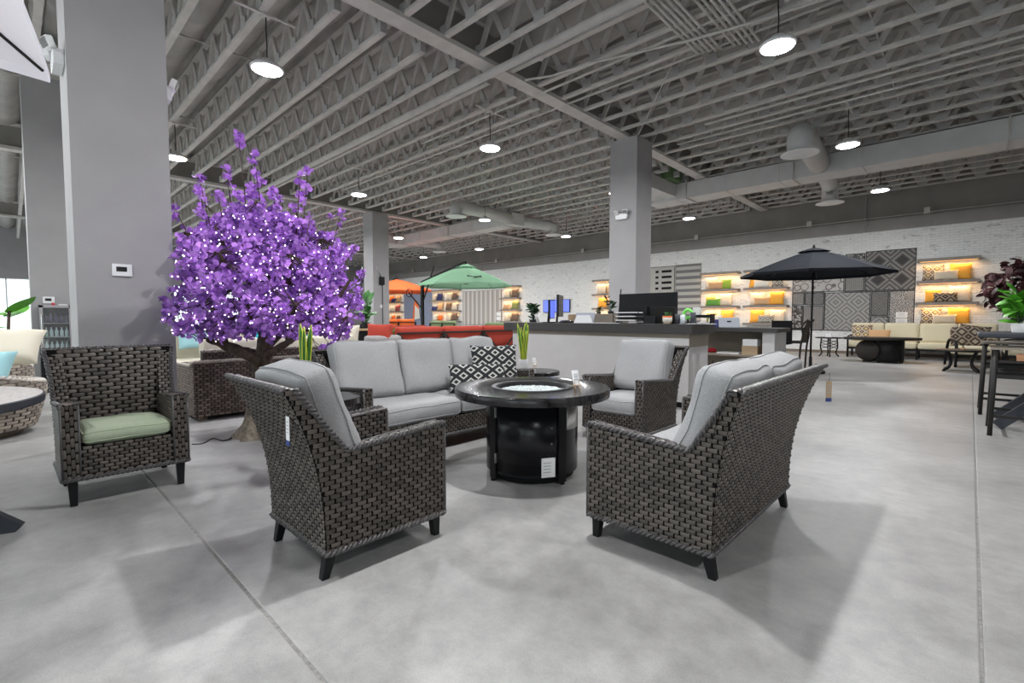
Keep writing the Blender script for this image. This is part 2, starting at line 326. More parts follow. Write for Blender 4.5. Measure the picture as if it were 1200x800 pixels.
def weave(mb, f, rows, stake, pitch, amp=.0085, frac=.80, ns=4, k0=0):
    """woven strands: rows = [(v,u0,u1)], f(u,v,o) surface with outward offset"""
    h = pitch*.445
    for k, (v, u0, u1) in enumerate(rows):
        c = math.floor(u0/(2*stake))*2*stake+((k+k0) % 2)*stake
        while c-stake < u1:
            a = max(u0, c-stake*frac*1.05); b = min(u1, c+stake*frac*1.05)
            if b-a > stake*.35:
                vs = []
                for i in range(ns+1):
                    u = a+(b-a)*i/ns; e = abs((u-c)/(stake*1.05)); o = amp*(max(0, 1-e**2.6))-.003
                    vs += [f(u, v-h, o-.003), f(u, v, o+.0015), f(u, v+h, o-.003)]
                mb.add(vs, [(3*i+j, 3*i+3+j, 3*i+4+j, 3*i+1+j) for i in range(ns) for j in range(2)])
            c += 2*stake
def frange(a, b, st):
    n = max(1, int(round((b-a)/st))); return [a+(b-a)*(i+.5)/n for i in range(n)]
def lin(a, b, n): return [a+(b-a)*i/n for i in range(n+1)]
def braid(mb, pts, r=.0085, hr=.008, pitch=.05, n=5):
    P = [Vector(p) for p in pts]; out = []; 
    dens = []
    for a, b in zip(P, P[1:]):
        k = max(1, int((b-a).length/.009))
        dens += [a.lerp(b, i/k) for i in range(k)]
    dens.append(P[-1])
    s = 0; A = []; Bq = []
    for i, p in enumerate(dens):
        t = (dens[min(i+1, len(dens)-1)]-dens[max(i-1, 0)]).normalized(); ref = Vector((0, 0, 1)) if abs(t.z) < .85 else Vector((1, 0, 0))
        x = t.cross(ref).normalized(); y = x.cross(t)
        if i: s += (p-dens[i-1]).length
        ph = 2*pi*s/pitch; o = x*(hr*cos(ph))+y*(hr*sin(ph)); A.append(p+o); Bq.append(p-o)
    mb.tube(A, r, n); mb.tube(Bq, r, n)
# ================================================================ STRUCTURE
YN, XW, XE, YS, ZC = 19.11, -34.5, 7.5, -6.5, 6.0
# floor: slabs with recessed joints
fl = struct(B(XW, XE, YS, YN, -.2, -.005).build('floor', 'joint'))
xe = [XW, -22.6, -11.3, .068, XE]; ye = [YS, .664, 9.12, YN]
for i in range(4):
    for j in range(3):
        MB().box(xe[i]+.004, xe[i+1]-.004, ye[j]+.006, ye[j+1]-.006, -.012, 0).build('slab', 'concrete', fl, bevel=.006)
# north wall: white painted brick below, taupe block above
wn = struct(B(XW, XE, YN, YN+.25, 0, 3.92).build('wall_north', 'brick'))
B(XW, XE, YN-.06, YN+.25, 3.92, 4.27).build('wall_band', 'band', wn, label='grey painted ledge above the white brick')
B(XW, XE, YN+.02, YN+.25, 4.27, ZC+.1).build('upper_wall', 'wall_taupe', wn, label='taupe painted upper wall')
struct(B(XE, XE+.2, YS, YN, 0, ZC+.1).build('wall_east', 'wall_grey')); ws = struct(B(XW, XE, YS-.2, YS, 3.6, ZC+.1).build('wall_south', 'wall_grey'))
B(XW, XE, YS-.2, YS, 0, .3).build('window_apron', 'wall_grey', ws)
for i in range(7):  # unseen shop windows, assumed here so daylight brightens the columns' south faces
    a = XW+6*i; B(a, a+.8, YS-.2, YS, .3, 3.6).build('wall_pier', 'wall_grey', ws)
    wd = thing('window_%d' % (i+5), 'x', 'x', (a+.8, YS-.1, 0)); del wd['label'], wd['category']; struct(wd)
    m = MB()
    for x in (.03, 1.75, 3.45, 5.17): m.box(x-.03, x+.03, -.05, .05, .3, 3.6)
    m.box(0, 5.2, -.05, .05, .3, .35); m.box(0, 5.2, -.05, .05, 3.55, 3.6); m.build('window_frame', 'dark_metal', wd)
    for x in (.06, 1.78, 3.48): B(x, x+1.66, -.006, .006, .35, 3.55).build('pane', 'glass', wd)
    pl_ = bpy.data.lights.new('daylight_portal', 'AREA'); pl_.shape = 'RECTANGLE'; pl_.size = 5.2; pl_.size_y = 3.3; pl_.cycles.is_portal = True
    po = bpy.data.objects.new('daylight_portal', pl_); COL.objects.link(po); po.parent = wd; po.location = (2.6, -.12, 1.95); po.rotation_euler = (pi/2, 0, 0)
# west wall with shop windows
ww = struct(B(XW-.2, XW, YS, YN, 3.15, ZC+.1).build('wall_west', 'wall_grey'))
wy = [(-5.5, -2.2), (-1.6, 1.4), (5.6, 8.4), (9.0, 11.8)]
edges = [YS]+[k for q in wy for k in q]+[YN]
for i in range(0, len(edges), 2): B(XW-.2, XW, edges[i], edges[i+1], 0, 3.15).build('wall_pier', 'wall_grey', ww)
for i, (a, b) in enumerate(wy):
    B(XW-.2, XW, a, b, 0, .45).build('window_apron', 'wall_grey', ww)
    wd = thing('window_%d' % (i+1), 'tall shop window in the far west wall', 'window', (XW-.1, 0, 0)); del wd['label'], wd['category']; struct(wd)
    m = MB()
    for y in (a+.03, (a+b)/2, b-.03): m.box(-.05, .05, y-.03, y+.03, .45, 3.15)
    m.box(-.05, .05, a, b, .45, .5); m.box(-.05, .05, a, b, 3.1, 3.15); m.build('window_frame', 'white', wd)
    for y0, y1 in ((a+.06, (a+b)/2-.03), ((a+b)/2+.03, b-.06)): B(-.006, .006, y0, y1, .5, 3.1).build('pane', 'glass', wd)
struct(B(XW, XE, YN-.03, YN, 0, .09).build('baseboard_north', 'wood_dark'))
# conduit and boxes on the north wall band
m = MB(); m.tube([(XW, YN-.09, 4.33), (XE, YN-.09, 4.33)], .018, 6); cd = tag(m.build('wall_conduit', 'truss', smooth=True), 'thin grey conduit running along the upper wall ledge', 'conduit')
bx = B(-.07, .07, -.1, 0, -.09, .09).mesh('conduit_box', 'truss')
for x in (-27.5, -22.6, -19.4, -13.5, -8.0, -4.1, -1.05): link(bx, 'junction_box', cd, (x, YN-.05, 4.38))
for x, z0, z1 in ((-2.55, 3.95, 5.05), (-.95, 3.95, 5.0), (1.6, 4.3, 5.0)):
    m = MB(); m.tube([(0, 0, z0), (0, 0, z1)], .022, 6); m.box(-.08, .08, -.02, .06, (z0+z1)/2-.4, (z0+z1)/2-.24)
    tag(m.build('riser_pipe', 'band', smooth=False, loc=(x, YN-.07, 0)), 'vertical grey riser pipe on the taupe upper wall', 'pipe', 'risers on the upper wall')
# columns
CW = .66
def column(name, x, y, label, wx=CW, wy_=CW, top=5.06):
    t = thing(name, label, 'column', (x, y, 0)); struct(t)
    B(-wx, 0, 0, wy_, 0, top).build('shaft', 'wall_grey', t)
    B(-wx-.012, .012, -.012, wy_+.012, 0, .1).build('column_base', 'band', t); return t
column('trim_1', -5.24, .375, 'wide grey column behind the green-cushioned wicker chair')
column('trim_2', -5.24, 9.32, 'grey square column behind the sales counter')
column('trim_3', -15.9, 9.25, 'grey column beside the orange parasol')
column('trim_4', -10.95, .235, 'grey wall pier behind the drinks fridge', wy_=1.0)
# ceiling: wrapped insulation sagging between trusses
J0, JS = 3.03, .662
m = MB(); us = lin(XW, XE, 168); vs = lin(-3.0, YN, 264)
def deck(x, y):
    k = ((y-J0)/JS) % 1; s = sin(pi*k)
    return (x, y, ZC-.14-.30*s**.8-.09*s*(noise.noise(Vector((x*.9, y*.5, 3)))+.6*noise.noise(Vector((x*3.1, y*2, 8)))))
m.grid(deck, us, vs)
tag(m.build('roof_insulation', 'insulation', smooth=True, fix=False), 'grey wrapped insulation sagging between the roof trusses', 'insulation')
struct(B(XW, XE, YS, YN, ZC+.03, ZC+.15).build('ceiling', 'insulation'))
# girders along y
GX = [-5.57, -16.23, -26.9]
for gx in GX:
    t = thing('girder', {0: 'deep grey roof girder resting on the square column behind the counter', 1: 'deep grey roof girder resting on the column by the orange parasol', 2: 'deep grey roof girder beyond the column by the orange parasol'}[GX.index(gx)], 'girder', (gx, 0, 0))
    B(-.13, .13, YS, YN, 5.06, 5.13).build('bottom_flange', 'truss', t); B(-.05, .05, YS, YN, 5.13, 5.60).build('girder_web', 'wall_taupe', t); B(-.13, .13, YS, YN, 5.60, 5.67).build('top_flange', 'truss', t)
t = thing('girder', 'short grey roof beam over the pier with the drinks fridge', 'girder', (-10.6, 0, 0))
B(-.2, .2, YS, 1.3, 5.08, 5.4).build('bottom_flange', 'truss', t)
# trusses: chords, webs, plates
ZB, ZT = 5.10, 5.66
bays = [(GX[0]+.05, XE, .02), (GX[1]+.12, GX[0]-.12, .38), (GX[2]+.12, GX[1]-.12, .38), (XW, GX[2]-.12, .38)]
GRP = 'open web roof trusses'; LBL = 'grey open web roof truss spanning between girders'
chords = {}; webm = {}
PW = .62
nj = 0
for k in range(-4, 25):
    y = J0+JS*k
    for bi, (x0, x1, gap) in enumerate(bays):
        if y < -.5 and bi != 1: continue
        if bi == 0 and y < 2: continue
        L = x1-x0; t = thing('roof_truss', LBL, 'truss', (x0, y, 0), group=GRP); nj += 1
        if bi not in chords:
            a = .02 if bi == 0 else .38; b = L-(.02 if bi == 0 else .38)
            bc = B(a, b, -.045, .045, ZB, ZB+.042).mesh('bottom_chord', 'truss'); tc = B(0, L, -.045, .045, ZT-.042, ZT).mesh('top_chord', 'insulation')
            nw = int(round((b-a)/PW)); st = (b-a)/nw; segs = []
            for i in range(nw):
                xa = a+st*i; segs += [((xa+.03, ZB+.03), (xa+st/2-.02, ZT-.03)), ((xa+st/2+.02, ZT-.03), (xa+st-.03, ZB+.03))]
            def wb(sg):
                mm = MB(); (p, q) = sg; mm.bar((p[0], 0, p[1]), (q[0], 0, q[1]), .038, .085, up=(1, 0, 0)); return mm
            allw = MB(); plates = MB()
            for sg in segs: (p, q) = sg; allw.bar((p[0], 0, p[1]), (q[0], 0, q[1]), .038, .085, up=(1, 0, 0))
            for i in range(nw+1): plates.box(a+st*i-.09, a+st*i+.09, -.049, .049, ZB+.004, ZB+.15)
            up_ = wb(((0, ZB+.03), (st/2-.05, ZT-.03))).mesh('web', 'truss'); dn = wb(((0, ZT-.03), (st/2-.05, ZB+.03))).mesh('web', 'truss')
            chords[bi] = (bc, tc, allw.mesh('webs', 'truss'), plates.mesh('plates', 'plate'), up_, dn, segs)
        bc, tc, aw, pl, up_, dn, segs = chords[bi]
        link(bc, 'bottom_chord', t); link(tc, 'top_chord', t); o = link(pl, 'plate', t); o['kind'] = 'stuff'
        near = (bi == 1 and 2.5 < y < 7.5) or (bi == 0 and 5 < y < 8.5)
        if near:
            for i, sg in enumerate(segs): link(up_ if i % 2 == 0 else dn, 'web', t, (sg[0][0], 0, 0))
        else:
            o = link(aw, 'web', t); o['kind'] = 'stuff'
# bridging rods across trusses
for x in (-1.2, -9.0, -12.6, -19):
    m = MB(); m.tube([(0, -1, ZT-.1), (0, YN, ZT-.1)], .014, 5); tag(m.build('bridging_rod', 'truss', loc=(x, 0, 0)), 'thin grey bridging rod crossing the roof trusses', 'rod', 'bridging rods')
# sprinkler pipe with hangers
t = thing('sprinkler_pipe', 'thick grey sprinkler main hung under the roof trusses', 'pipe', (0, 5.28, 4.96))
MB().tube([(XW, 0, 0), (XE, 0, 0)], .06, 12).build('pipe_run', 'truss', t, True)
hm = MB().tube([(0, -.068, -.03), (0, -.05, .06), (0, 0, .09), (0, 0, .16)], .009, 5).mesh('hanger', 'truss')
for x in [-24+2.2*i for i in range(14)]: link(hm, 'hanger', t, (x, 0, 0)); 
for y0, z, x0, x1, r in ((6.5, 5.07, -9, 3, .02), (7.15, 5.07, -14, -1, .02), (9.8, 5.07, -4, 5, .025), (10.5, 5.07, -4.9, 5, .02)):
    tag(MB().tube([(x0, y0, z), (x1, y0, z)], r, 6).build('ceiling_conduit', 'truss', None, True), 'thin grey conduit fixed under the roof trusses', 'conduit', 'ceiling conduits')
# bundle of conduits under the trusses
for i in range(10):
    x = -3.02+.072*i+(.1 if i > 4 else 0)
    tag(MB().tube([(x, 4.4, 5.05), (x, 7.1+.03*i, 5.05), (x, 7.16+.03*i, 5.09), (x, 7.18+.03*i, 5.3)], .019, 6).build('bundled_conduit', 'truss', None, True), 'grey conduit in the parallel bundle near the sales counter ceiling', 'conduit', 'conduit bundle')
m = MB(); m.tube([(-5.2, 9.3, 5.04), (-3.3, 7.0, 5.09)], .008, 5); tag(m.build('brace_wire', 'truss'), 'thin slanted brace wire running up from the square column', 'wire')
m = MB(); m.tube([(-5.35, 5.9, 5.03), (-4.9, 6.05, 5.0), (-4.3, 6.12, 4.99), (-2.9, 6.6, 4.99), (-2.2, 6.75, 4.99), (-1.2, 6.9, 4.99), (-1.1, 6.92, 5.09)], .018, 6); tag(m.build('bent_conduit', 'truss', smooth=True), 'bent grey conduit crossing below the roof trusses', 'conduit')
# ducts
def duct(name, label, x0, x1, y0, y1, z0, z1, seams):
    t = thing(name, label, 'duct', (0, 0, 0)); B(x0, x1, y0, y1, z0, z1).build('duct_body', 'duct', t)
    for s in seams: B(s-.012, s+.012, y0-.012, y1+.012, z0-.012, z1+.012).build('seam', 'duct', t)
    for s in seams[::2]:
        MB().box(s+.3, s+.33, y0-.03, y0-.01, z0, 5.1).box(s+.3, s+.33, y1+.01, y1+.03, z0, 5.1).box(s+.3, s+.33, y0-.03, y1+.03, z0-.025, z0).build('strap', 'truss', t)
    return t
dr = duct('air_duct', 'long rectangular grey air duct along the right ceiling', -7.2, XE-.05, 13.45, 14.15, 4.60, 5.04, (-6.3, -4.9, -3.6, -1.9, .1, 1.6, 3.4, 5))
MB().box(-7.2, -6.3, 11.9, 13.45, 4.68, 5.04).build('plenum', 'duct', dr); tag(B(-6.42, -6.12, 12.75, 13.4, 5.055, 5.6).build('duct_riser', 'duct_green'), 'green stained square riser on top of the long air duct', 'duct')
dl = duct('air_duct', 'shorter rectangular grey air duct with branch arms behind the green parasol', -20.5, -12.2, 12.75, 13.4, 4.60, 5.03, (-19.5, -17.9, -16.2, -14.4, -12.9))
MB().box(-20.5, -19.7, 11.6, 12.75, 4.66, 5.03).build('plenum', 'duct', dl)
def branch(parent, a, b, zd, rr=.2):
    """round arm from the duct to a ceiling diffuser"""
    ax, ay = a; bx_, by = b; d = Vector((bx_-ax, by-ay, 0)).normalized()
    pts = [(ax, ay, 4.85), (bx_-d.x*.25, by-d.y*.25, 4.85), (bx_-d.x*.08, by-d.y*.08, 4.80), (bx_, by, 4.7), (bx_, by, zd+.03)]
    MB().tube(pts, rr, 20).build('branch_arm', 'duct', parent, True)
    m = MB(); m.lathe([(.19, .05), (.25, .03), (.34, 0), (.345, -.012), (.30, -.02), (.22, -.005), (.18, -.03), (.13, -.005), (.1, -.03), (.03, -.02)], 32, (bx_, by, zd)); m.build('diffuser', 'white', parent, True)
branch(dr, (-2.75, 13.6), (-2.55, 10.9), 4.42, .23); branch(dr, (-2.75, 14.0), (-2.95, 15.9), 4.38, .2)
branch(dl, (-12.4, 12.9), (-12.3, 10.2), 4.5); branch(dl, (-12.6, 13.3), (-12.2, 15.2), 4.5); branch(dl, (-19.6, 13.3), (-19.4, 15.0), 4.5)
# high bay lamps on a grid
LG = 'high bay lamps'
def lamp_proto():
    t = thing('high_bay_lamp', 'round white high bay lamp hanging on a cable from the roof trusses', 'lamp', (0, 0, 4.4), group=LG)
    MB().lathe([(.02, .13), (.07, .12), (.09, .07), (.17, .05), (.2, .02), (.2, 0), (.185, -.004)], 28).build('lamp_body', 'white', t, True)
    MB().lathe([(.18, -.002), (.175, -.012), (.01, -.016)], 28).build('lens', 'lens', t, True)
    MB().tube([(0, 0, .12), (.005, .003, .3), (-.006, 0, .5), (0, 0, .68)], .008, 6).build('cable', 'dark_metal', t, True)
    B(-.05, .05, -.05, .05, .66, .70).build('ceiling_box', 'truss', t); B(-.02, .02, -.37, .37, .685, .702).build('hanger_bar', 'truss', t)
    return t
ld = bpy.data.lights.new('high_bay', 'AREA'); ld.shape = 'DISK'; ld.size = .17; ld.energy = LAMP_W; ld.color = (.97, .98, 1.0)
proto = lamp_proto(); first = True
for x in (3.2, -1.77, -6.72, -11.7, -16.8, -21.2, -26.0):
    for y in (-1.6, 2.42, 6.42, 10.93, 15.33):
        if x > 0 and y > 3: continue
        if first: t = proto; t.location = (x, y, 4.4); first = False
        else: t = dup(proto, (x, y, 4.4), 0)
        l = bpy.data.objects.new('lamp_light', ld); COL.objects.link(l); l.parent = t; l.location = (0, 0, -.03)
# column fittings
def thermostat(label, P, s=1):
    t = thing('thermostat', label, 'thermostat', P); B(0, .02, -.065*s, .065*s, -.05*s, .05*s).build('cover', 'white_gloss', t, bevel=.006)
    B(.02, .022, -.038*s, .03*s, -.012*s, .026*s).build('display', 'dark_metal', t); B(.02, .024, .042*s, .052*s, -.03*s, .03*s).build('button', 'white', t)
thermostat('white thermostat on the wide grey column beside the blossom tree', (-5.24, .67, 1.585), 1.05); thermostat('white thermostat above the drinks fridge', (-10.95, .44, 1.47), 1.1)
def emergency(label, loc, rz):
    t = thing('emergency_light', label, 'emergency light', loc, rz); MB().prism([(-.13, -.06), (.13, -.06), (.15, .02), (.12, .07), (-.12, .07), (-.15, .02)], -.07, 0, 'y').build('housing', 'white_gloss', t, bevel=.006)
    for s in (-1, 1):
        MB().box(-.055, .055, -.05, 0, -.045, .045, xf((s*.1, -.07, .1), .35, 0, s*.3)).build('lamp_head', 'white_gloss', t, bevel=.01)
        MB().box(-.045, .045, -.055, -.05, -.035, .035, xf((s*.1, -.07, .1), .35, 0, s*.3)).build('lamp_lens', 'chrome', t)
emergency('twin-head emergency light beside the white parasol', (-5.5, .375, 3.28), 0); emergency('twin-head emergency light behind the blossom tree top', (-5.55, 1.035, 3.25), pi)
emergency('twin-head emergency light on the column behind the counter', (-5.57, 9.32, 3.38), 0)
t = thing('camera_bracket', 'black boxed device with cable on the column by the orange parasol', 'device', (-15.9, 9.25+.33, 2.55)); B(0, .1, -.09, .09, -.15, .15).build('device_box', 'black', t, bevel=.01)
MB().tube([(.04, .03, -.15), (.03, .03, -1.4), (.03, .03, -2.4)], .012, 6).build('device_cable', 'black', t, True); MB().tube([(.03, -.02, .15), (.08, -.2, .4), (.12, -.25, .5)], .015, 6).build('device_arm', 'steel', t, True)
B(0, .02, -.06, .06, -1.0, -.88).build('wall_plate', 'white', t)
# ================================================================ WICKER SEATING
def wicker_seat(name, label, cat, loc, rz, W=.64, D=.66, zb=.128, za=.618, zt=.885, fb=.185, fs=.025, T=.075, backs=1, seats=1, cm='cushion_grey', wm='wicker',
                stake=.026, pitch=.0225, inner_back=False, back_cush=True, seat_z=.285, seat_h=.15, sofa=False, tagside=None, seed=3):
    t = thing(name, label, cat, loc, rz); wb_, wt = wm+'_back', wm+'_trim'
    q = lambda z: max(0, (z-zb)/(zt-zb))
    yb = lambda z: D/2+fb*q(z)**2.4
    def xs(y, z): return W/2+fs*max(0, min(1.35, (y+D/2)/D))**2.2*q(z)**2.0
    yn0 = D/2-.105; SL = .05; zar = za-SL*(yn0+D/2)/D
    def zA(y): return za-SL*max(0, min(1, (y+D/2)/D))
    def yA(z): return -D/2+D*(za-z)/SL
    def yn(z):
        k = max(0, (z-zar)/(zt-zar)); return yn0+(yb(zt)-.045-yn0)*k
    zr = frange(zb, zt, pitch); body = MB(); wv = MB()
    # outer sides
    for s in (-1, 1):
        f = lambda u, v, o, s=s: (s*(xs(u, v)+o), u, v)
        for ki, z in enumerate(zr):
            if z < zar: weave(wv, f, [(z, -D/2, yb(z))], stake, pitch, k0=ki)
            else:
                weave(wv, f, [(z, yn(z), yb(z))], stake, pitch, k0=ki)
                if z < za-.006: weave(wv, f, [(z, -D/2, yA(z))], stake, pitch, k0=ki)
        zz = lin(zb, zt, 16)
        zz = sorted(zz+[zar, zar+.001]); nz = len(zz)-1; za0 = lambda z: -D/2 if z <= zar else yn(z)
        body.add([f(za0(z)+(yb(z)-za0(z))*j/8, z, -.002) for z in zz for j in range(9)], [(9*i+j, 9*i+j+1, 9*i+10+j, 9*i+9+j) for i in range(nz) for j in range(8)]); body.add([f(-D/2, zar, -.002), f(-D/2, za, -.002), f(0, zA(0), -.002), f(yn0, zar, -.002)], [(0, 3, 2, 1)])
        # inner arm, arm top, arm front
        fi = lambda u, v, o, s=s: (s*(xs(u, v)-T-o), u, v)
        rows = [(z, -D/2, yn0+.02 if z < zar else max(-D/2, yA(z))) for z in frange(seat_z, za, pitch)]
        weave(wv, fi, rows, stake, pitch); body.grid(lambda u, v: fi(u, v, 0), lin(-D/2, yn0+.04, 4), [zb, zar]); body.add([fi(-D/2, zar, 0), fi(-D/2, za, 0), fi(0, zA(0), 0), fi(yn0, zar, 0)], [(0, 1, 2, 3)])
        ft = lambda u, v, o, s=s: (s*(xs(u, za)-v), u, zA(u)+o); weave(wv, ft, [(v, -D/2, yn0+.03) for v in frange(.004, T-.004, T/3)], stake*1.1, T/3); body.grid(lambda u, v: ft(u, v, 0), lin(-D/2, yn0+.06, 4), [0, T])
        ff = lambda u, v, o, s=s: (s*(W/2-v), -D/2-o, u); weave(wv, ff, [(v, zb, za) for v in frange(.002, T-.002, T/4)], stake*1.3, T/4); body.grid(lambda u, v: ff(u, v, 0), [zb, za], [0, T])
        # wing: inner edge of the back post
        fw = lambda u, v, o, s=s: (s*(xs(yn(v), v)-u), yn(v)-o, v); body.grid(lambda u, v: fw(u, v, 0), [0, T], lin(zar, zt, 5)); weave(wv, fw, [(z, 0, T) for z in frange(zar, zt, pitch)], stake*.8, pitch)
        f2 = lambda u, v: (s*(xs(u, v)-T), u, v)
        body.add([f2(yn(z), z) for z in lin(zar, zt, 5)]+[f2(yb(z)-.0, z) for z in lin(zar, zt, 5)], [(i, i+1, i+7, i+6) for i in range(5)])
    # outer back
    f = lambda u, v, o: (u*xs(yb(v), v)/(W/2), yb(v)+o, v); weave(wv, f, [(z, -W/2, W/2) for z in zr], stake, pitch); body.grid(lambda u, v: f(u, v, 0), lin(-W/2, W/2, 4), lin(zb, zt, 16))
    # inner back, top rim
    f = lambda u, v, o: (u*xs(yb(v), v)/(W/2), yb(v)-.055-o, v)
    body.grid(lambda u, v: f(u, v, 0), lin(-W/2, W/2, 4), lin(seat_z-.05, zt, 12)); body.grid(lambda u, v: (u*xs(yb(zt), zt)/(W/2), yb(zt)-v, zt), lin(-W/2, W/2, 4), [0, .055])
    if inner_back: weave(wv, f, [(z, -W/2+T*.6, W/2-T*.6) for z in frange(seat_z, zt, pitch*1.25)], stake*1.5, pitch*1.25)
    fr = lambda u, v, o: (u*xs(yb(zt), zt)/(W/2), yb(zt)-v, zt+o); weave(wv, fr, [(.014, -W/2, W/2), (.041, -W/2, W/2)], stake*.9, .026)
    # front apron + seat deck
    f = lambda u, v, o: (u, -D/2+.012-o, v); weave(wv, f, [(z, -W/2+T, W/2-T) for z in frange(zb, seat_z, pitch)], stake, pitch); body.grid(lambda u, v: f(u, v, 0), [-W/2, W/2], [zb, seat_z])
    body.box(-W/2+.01, W/2-.01, -D/2+.02, D/2-.01, seat_z-.04, seat_z); body.box(-W/2+.01, W/2-.01, -D/2+.01, D/2-.01, zb, zb+.02)
    body.build('frame', wb_, t, fix=False); o = wv.build('weave', wm, t, True, kind='stuff', fix=False)
    # braided edges
    br = MB()
    for s in (-1, 1):
        path = [(s*xs(-D/2, zb+.02), -D/2, za-.02), (s*xs(-D/2, za), -D/2, za+.003)]+[(s*xs(y, za), y, zA(y)+.004) for y in lin(-D/2+.04, yn0, 5)]+[(s*xs(yn(z), z), yn(z), z) for z in lin(zar+.02, zt, 6)]
        braid(br, path)
        br.tube([(s*W/2, -D/2-.002, zb), (s*W/2, -D/2-.002, za)], .007, 5); br.tube([(s*(W/2-T), -D/2-.002, zb), (s*(W/2-T), -D/2-.002, za-.005)], .006, 5)
        br.tube([(s*(xs(y, za)-T), y, zA(y)+.002) for y in lin(-D/2, yn0, 4)], .006, 5)
    braid(br, [(u*xs(yb(zt), zt)/(W/2), yb(zt), zt+.002) for u in lin(-W/2, W/2, 6)])
    braid(br, [(-W/2, -D/2, zb), (W/2, -D/2, zb), (W/2+.004, D/2, zb), (-W/2-.004, D/2, zb), (-W/2, -D/2, zb)])
    br.build('braided_edge', wt, t, True, fix=False)
    # legs
    for sx in (-1, 1):
        for sy in (-1, 1):
            m = MB(); e = .022 if sy > 0 else .0
            m.add([(sx*(W/2-.048-(.0 if sy < 0 else -.0))-.018, sy*(D/2-.03)+sy*e-.018, 0), (sx*(W/2-.048)+.018, sy*(D/2-.03)+sy*e-.018, 0), (sx*(W/2-.048)+.018, sy*(D/2-.03)+sy*e+.018, 0), (sx*(W/2-.048)-.018, sy*(D/2-.03)+sy*e+.018, 0),
                   (sx*(W/2-.046)-.026, sy*(D/2-.04)-.026, zb+.01), (sx*(W/2-.046)+.026, sy*(D/2-.04)-.026, zb+.01), (sx*(W/2-.046)+.026, sy*(D/2-.04)+.026, zb+.01), (sx*(W/2-.046)-.026, sy*(D/2-.04)+.026, zb+.01)],
                  [(3, 2, 1, 0), (4, 5, 6, 7), (0, 1, 5, 4), (1, 2, 6, 5), (2, 3, 7, 6), (3, 0, 4, 7)]); m.build('leg', 'black', t, bevel=.003)
    iw = W-2*T-.004
    for i in range(seats):
        sw = iw/seats; x = -iw/2+sw*(i+.5)
        cush('seat_cushion', cm, t, (sw-.006, D-(.06 if back_cush else .10), seat_h), (x, -.035 if back_cush else -.04, seat_z+seat_h/2+.002), seed=seed+i, puff=.22)
    if back_cush:
        for i in range(backs):
            bw = (iw+.07)/backs; x = -(iw+.07)/2+bw*(i+.5); ang = radians(90-17)
            cush('back_cushion', cm, t, (bw-.004, .53, .17), (x, D/2-.105+.03, seat_z+seat_h+.265), (ang, 0, random.uniform(-.02, .02)), seed=seed+10+i, puff=.3, wr=.015)
    return t
def hang_tag(label, loc, rz, w=.035, h=.125, L=.05, card='paper', group=None):
    t = thing('price_tag', label, 'tag', loc, rz, group); B(-w/2, w/2, -.001, .001, -L-h, -L).build('card', card, t); B(-w/2, w/2, -.0016, .0016, -L-h, -L-h*.82).build('card_foot', 'tag_blue', t)
    MB().tube([(0, 0, -L), (.002, 0, -L/2), (0, 0, 0)], .0012, 4).build('string', 'black', t)
    for i in range(4): B(-w*.32, w*.3, -.0018, .0018, -L-h*(.2+.12*i), -L-h*(.17+.12*i)).build('printed_line', 'print', t)
A1 = wicker_seat('wicker_armchair', 'dark wicker armchair seen from behind, grey cushions, beside the leafy side table', 'armchair', (-2.35, 1.262, 0), pi)
A2 = dup(A1, (-2.39, 4.17, 0), 0, 'dark wicker armchair with grey cushions in front of the sales counter'); A2.name = 'wicker_armchair'
wicker_seat('wicker_loveseat', 'dark wicker loveseat with two grey back cushions facing the fire table', 'loveseat', (-1.125, 2.73, 0), -pi/2, W=1.24, D=.66, backs=2, seats=2, seed=21, fs=.085, fb=.155)
wicker_seat('wicker_sofa', 'long dark wicker sofa with three grey back cushions and patterned pillows', 'sofa', (-3.71, 2.87, 0), pi/2, W=2.0, D=.66, backs=3, seats=2, seed=41, fs=.03)
wicker_seat('wicker_dining_chair', 'dark wicker armchair with pale green seat cushion against the column', 'armchair', (-4.29, .515, 0), pi/2, W=.66, D=.58, zb=.17, za=.64, zt=.955, fb=.10, fs=.03, T=.085, cm='cushion_sage', back_cush=False, inner_back=True, seat_z=.37, seat_h=.10, seed=61)
hang_tag('white price tag on the back of the wicker armchair', (-2.09, .80, .86), 0, L=.1); hang_tag('beige price tag hanging off the wicker loveseat', (-.61, 3.43, .845), radians(43), card='cardboard'); hang_tag('white price tag on the end of the wicker sofa', (-4.0, 1.80, .84), 0, h=.11)
# patterned pillows on the sofa
pillow('large black and white patterned pillow standing on the wicker sofa', 'kilim', .5, .44, (-3.60, 3.50, .685), (radians(70), 0, radians(58)), seed=3)
pillow('small black and white lumbar pillow lying against the larger patterned one', 'kilim', .58, .30, (-3.50, 3.17, .585), (radians(62), 0, radians(52)), seed=5)
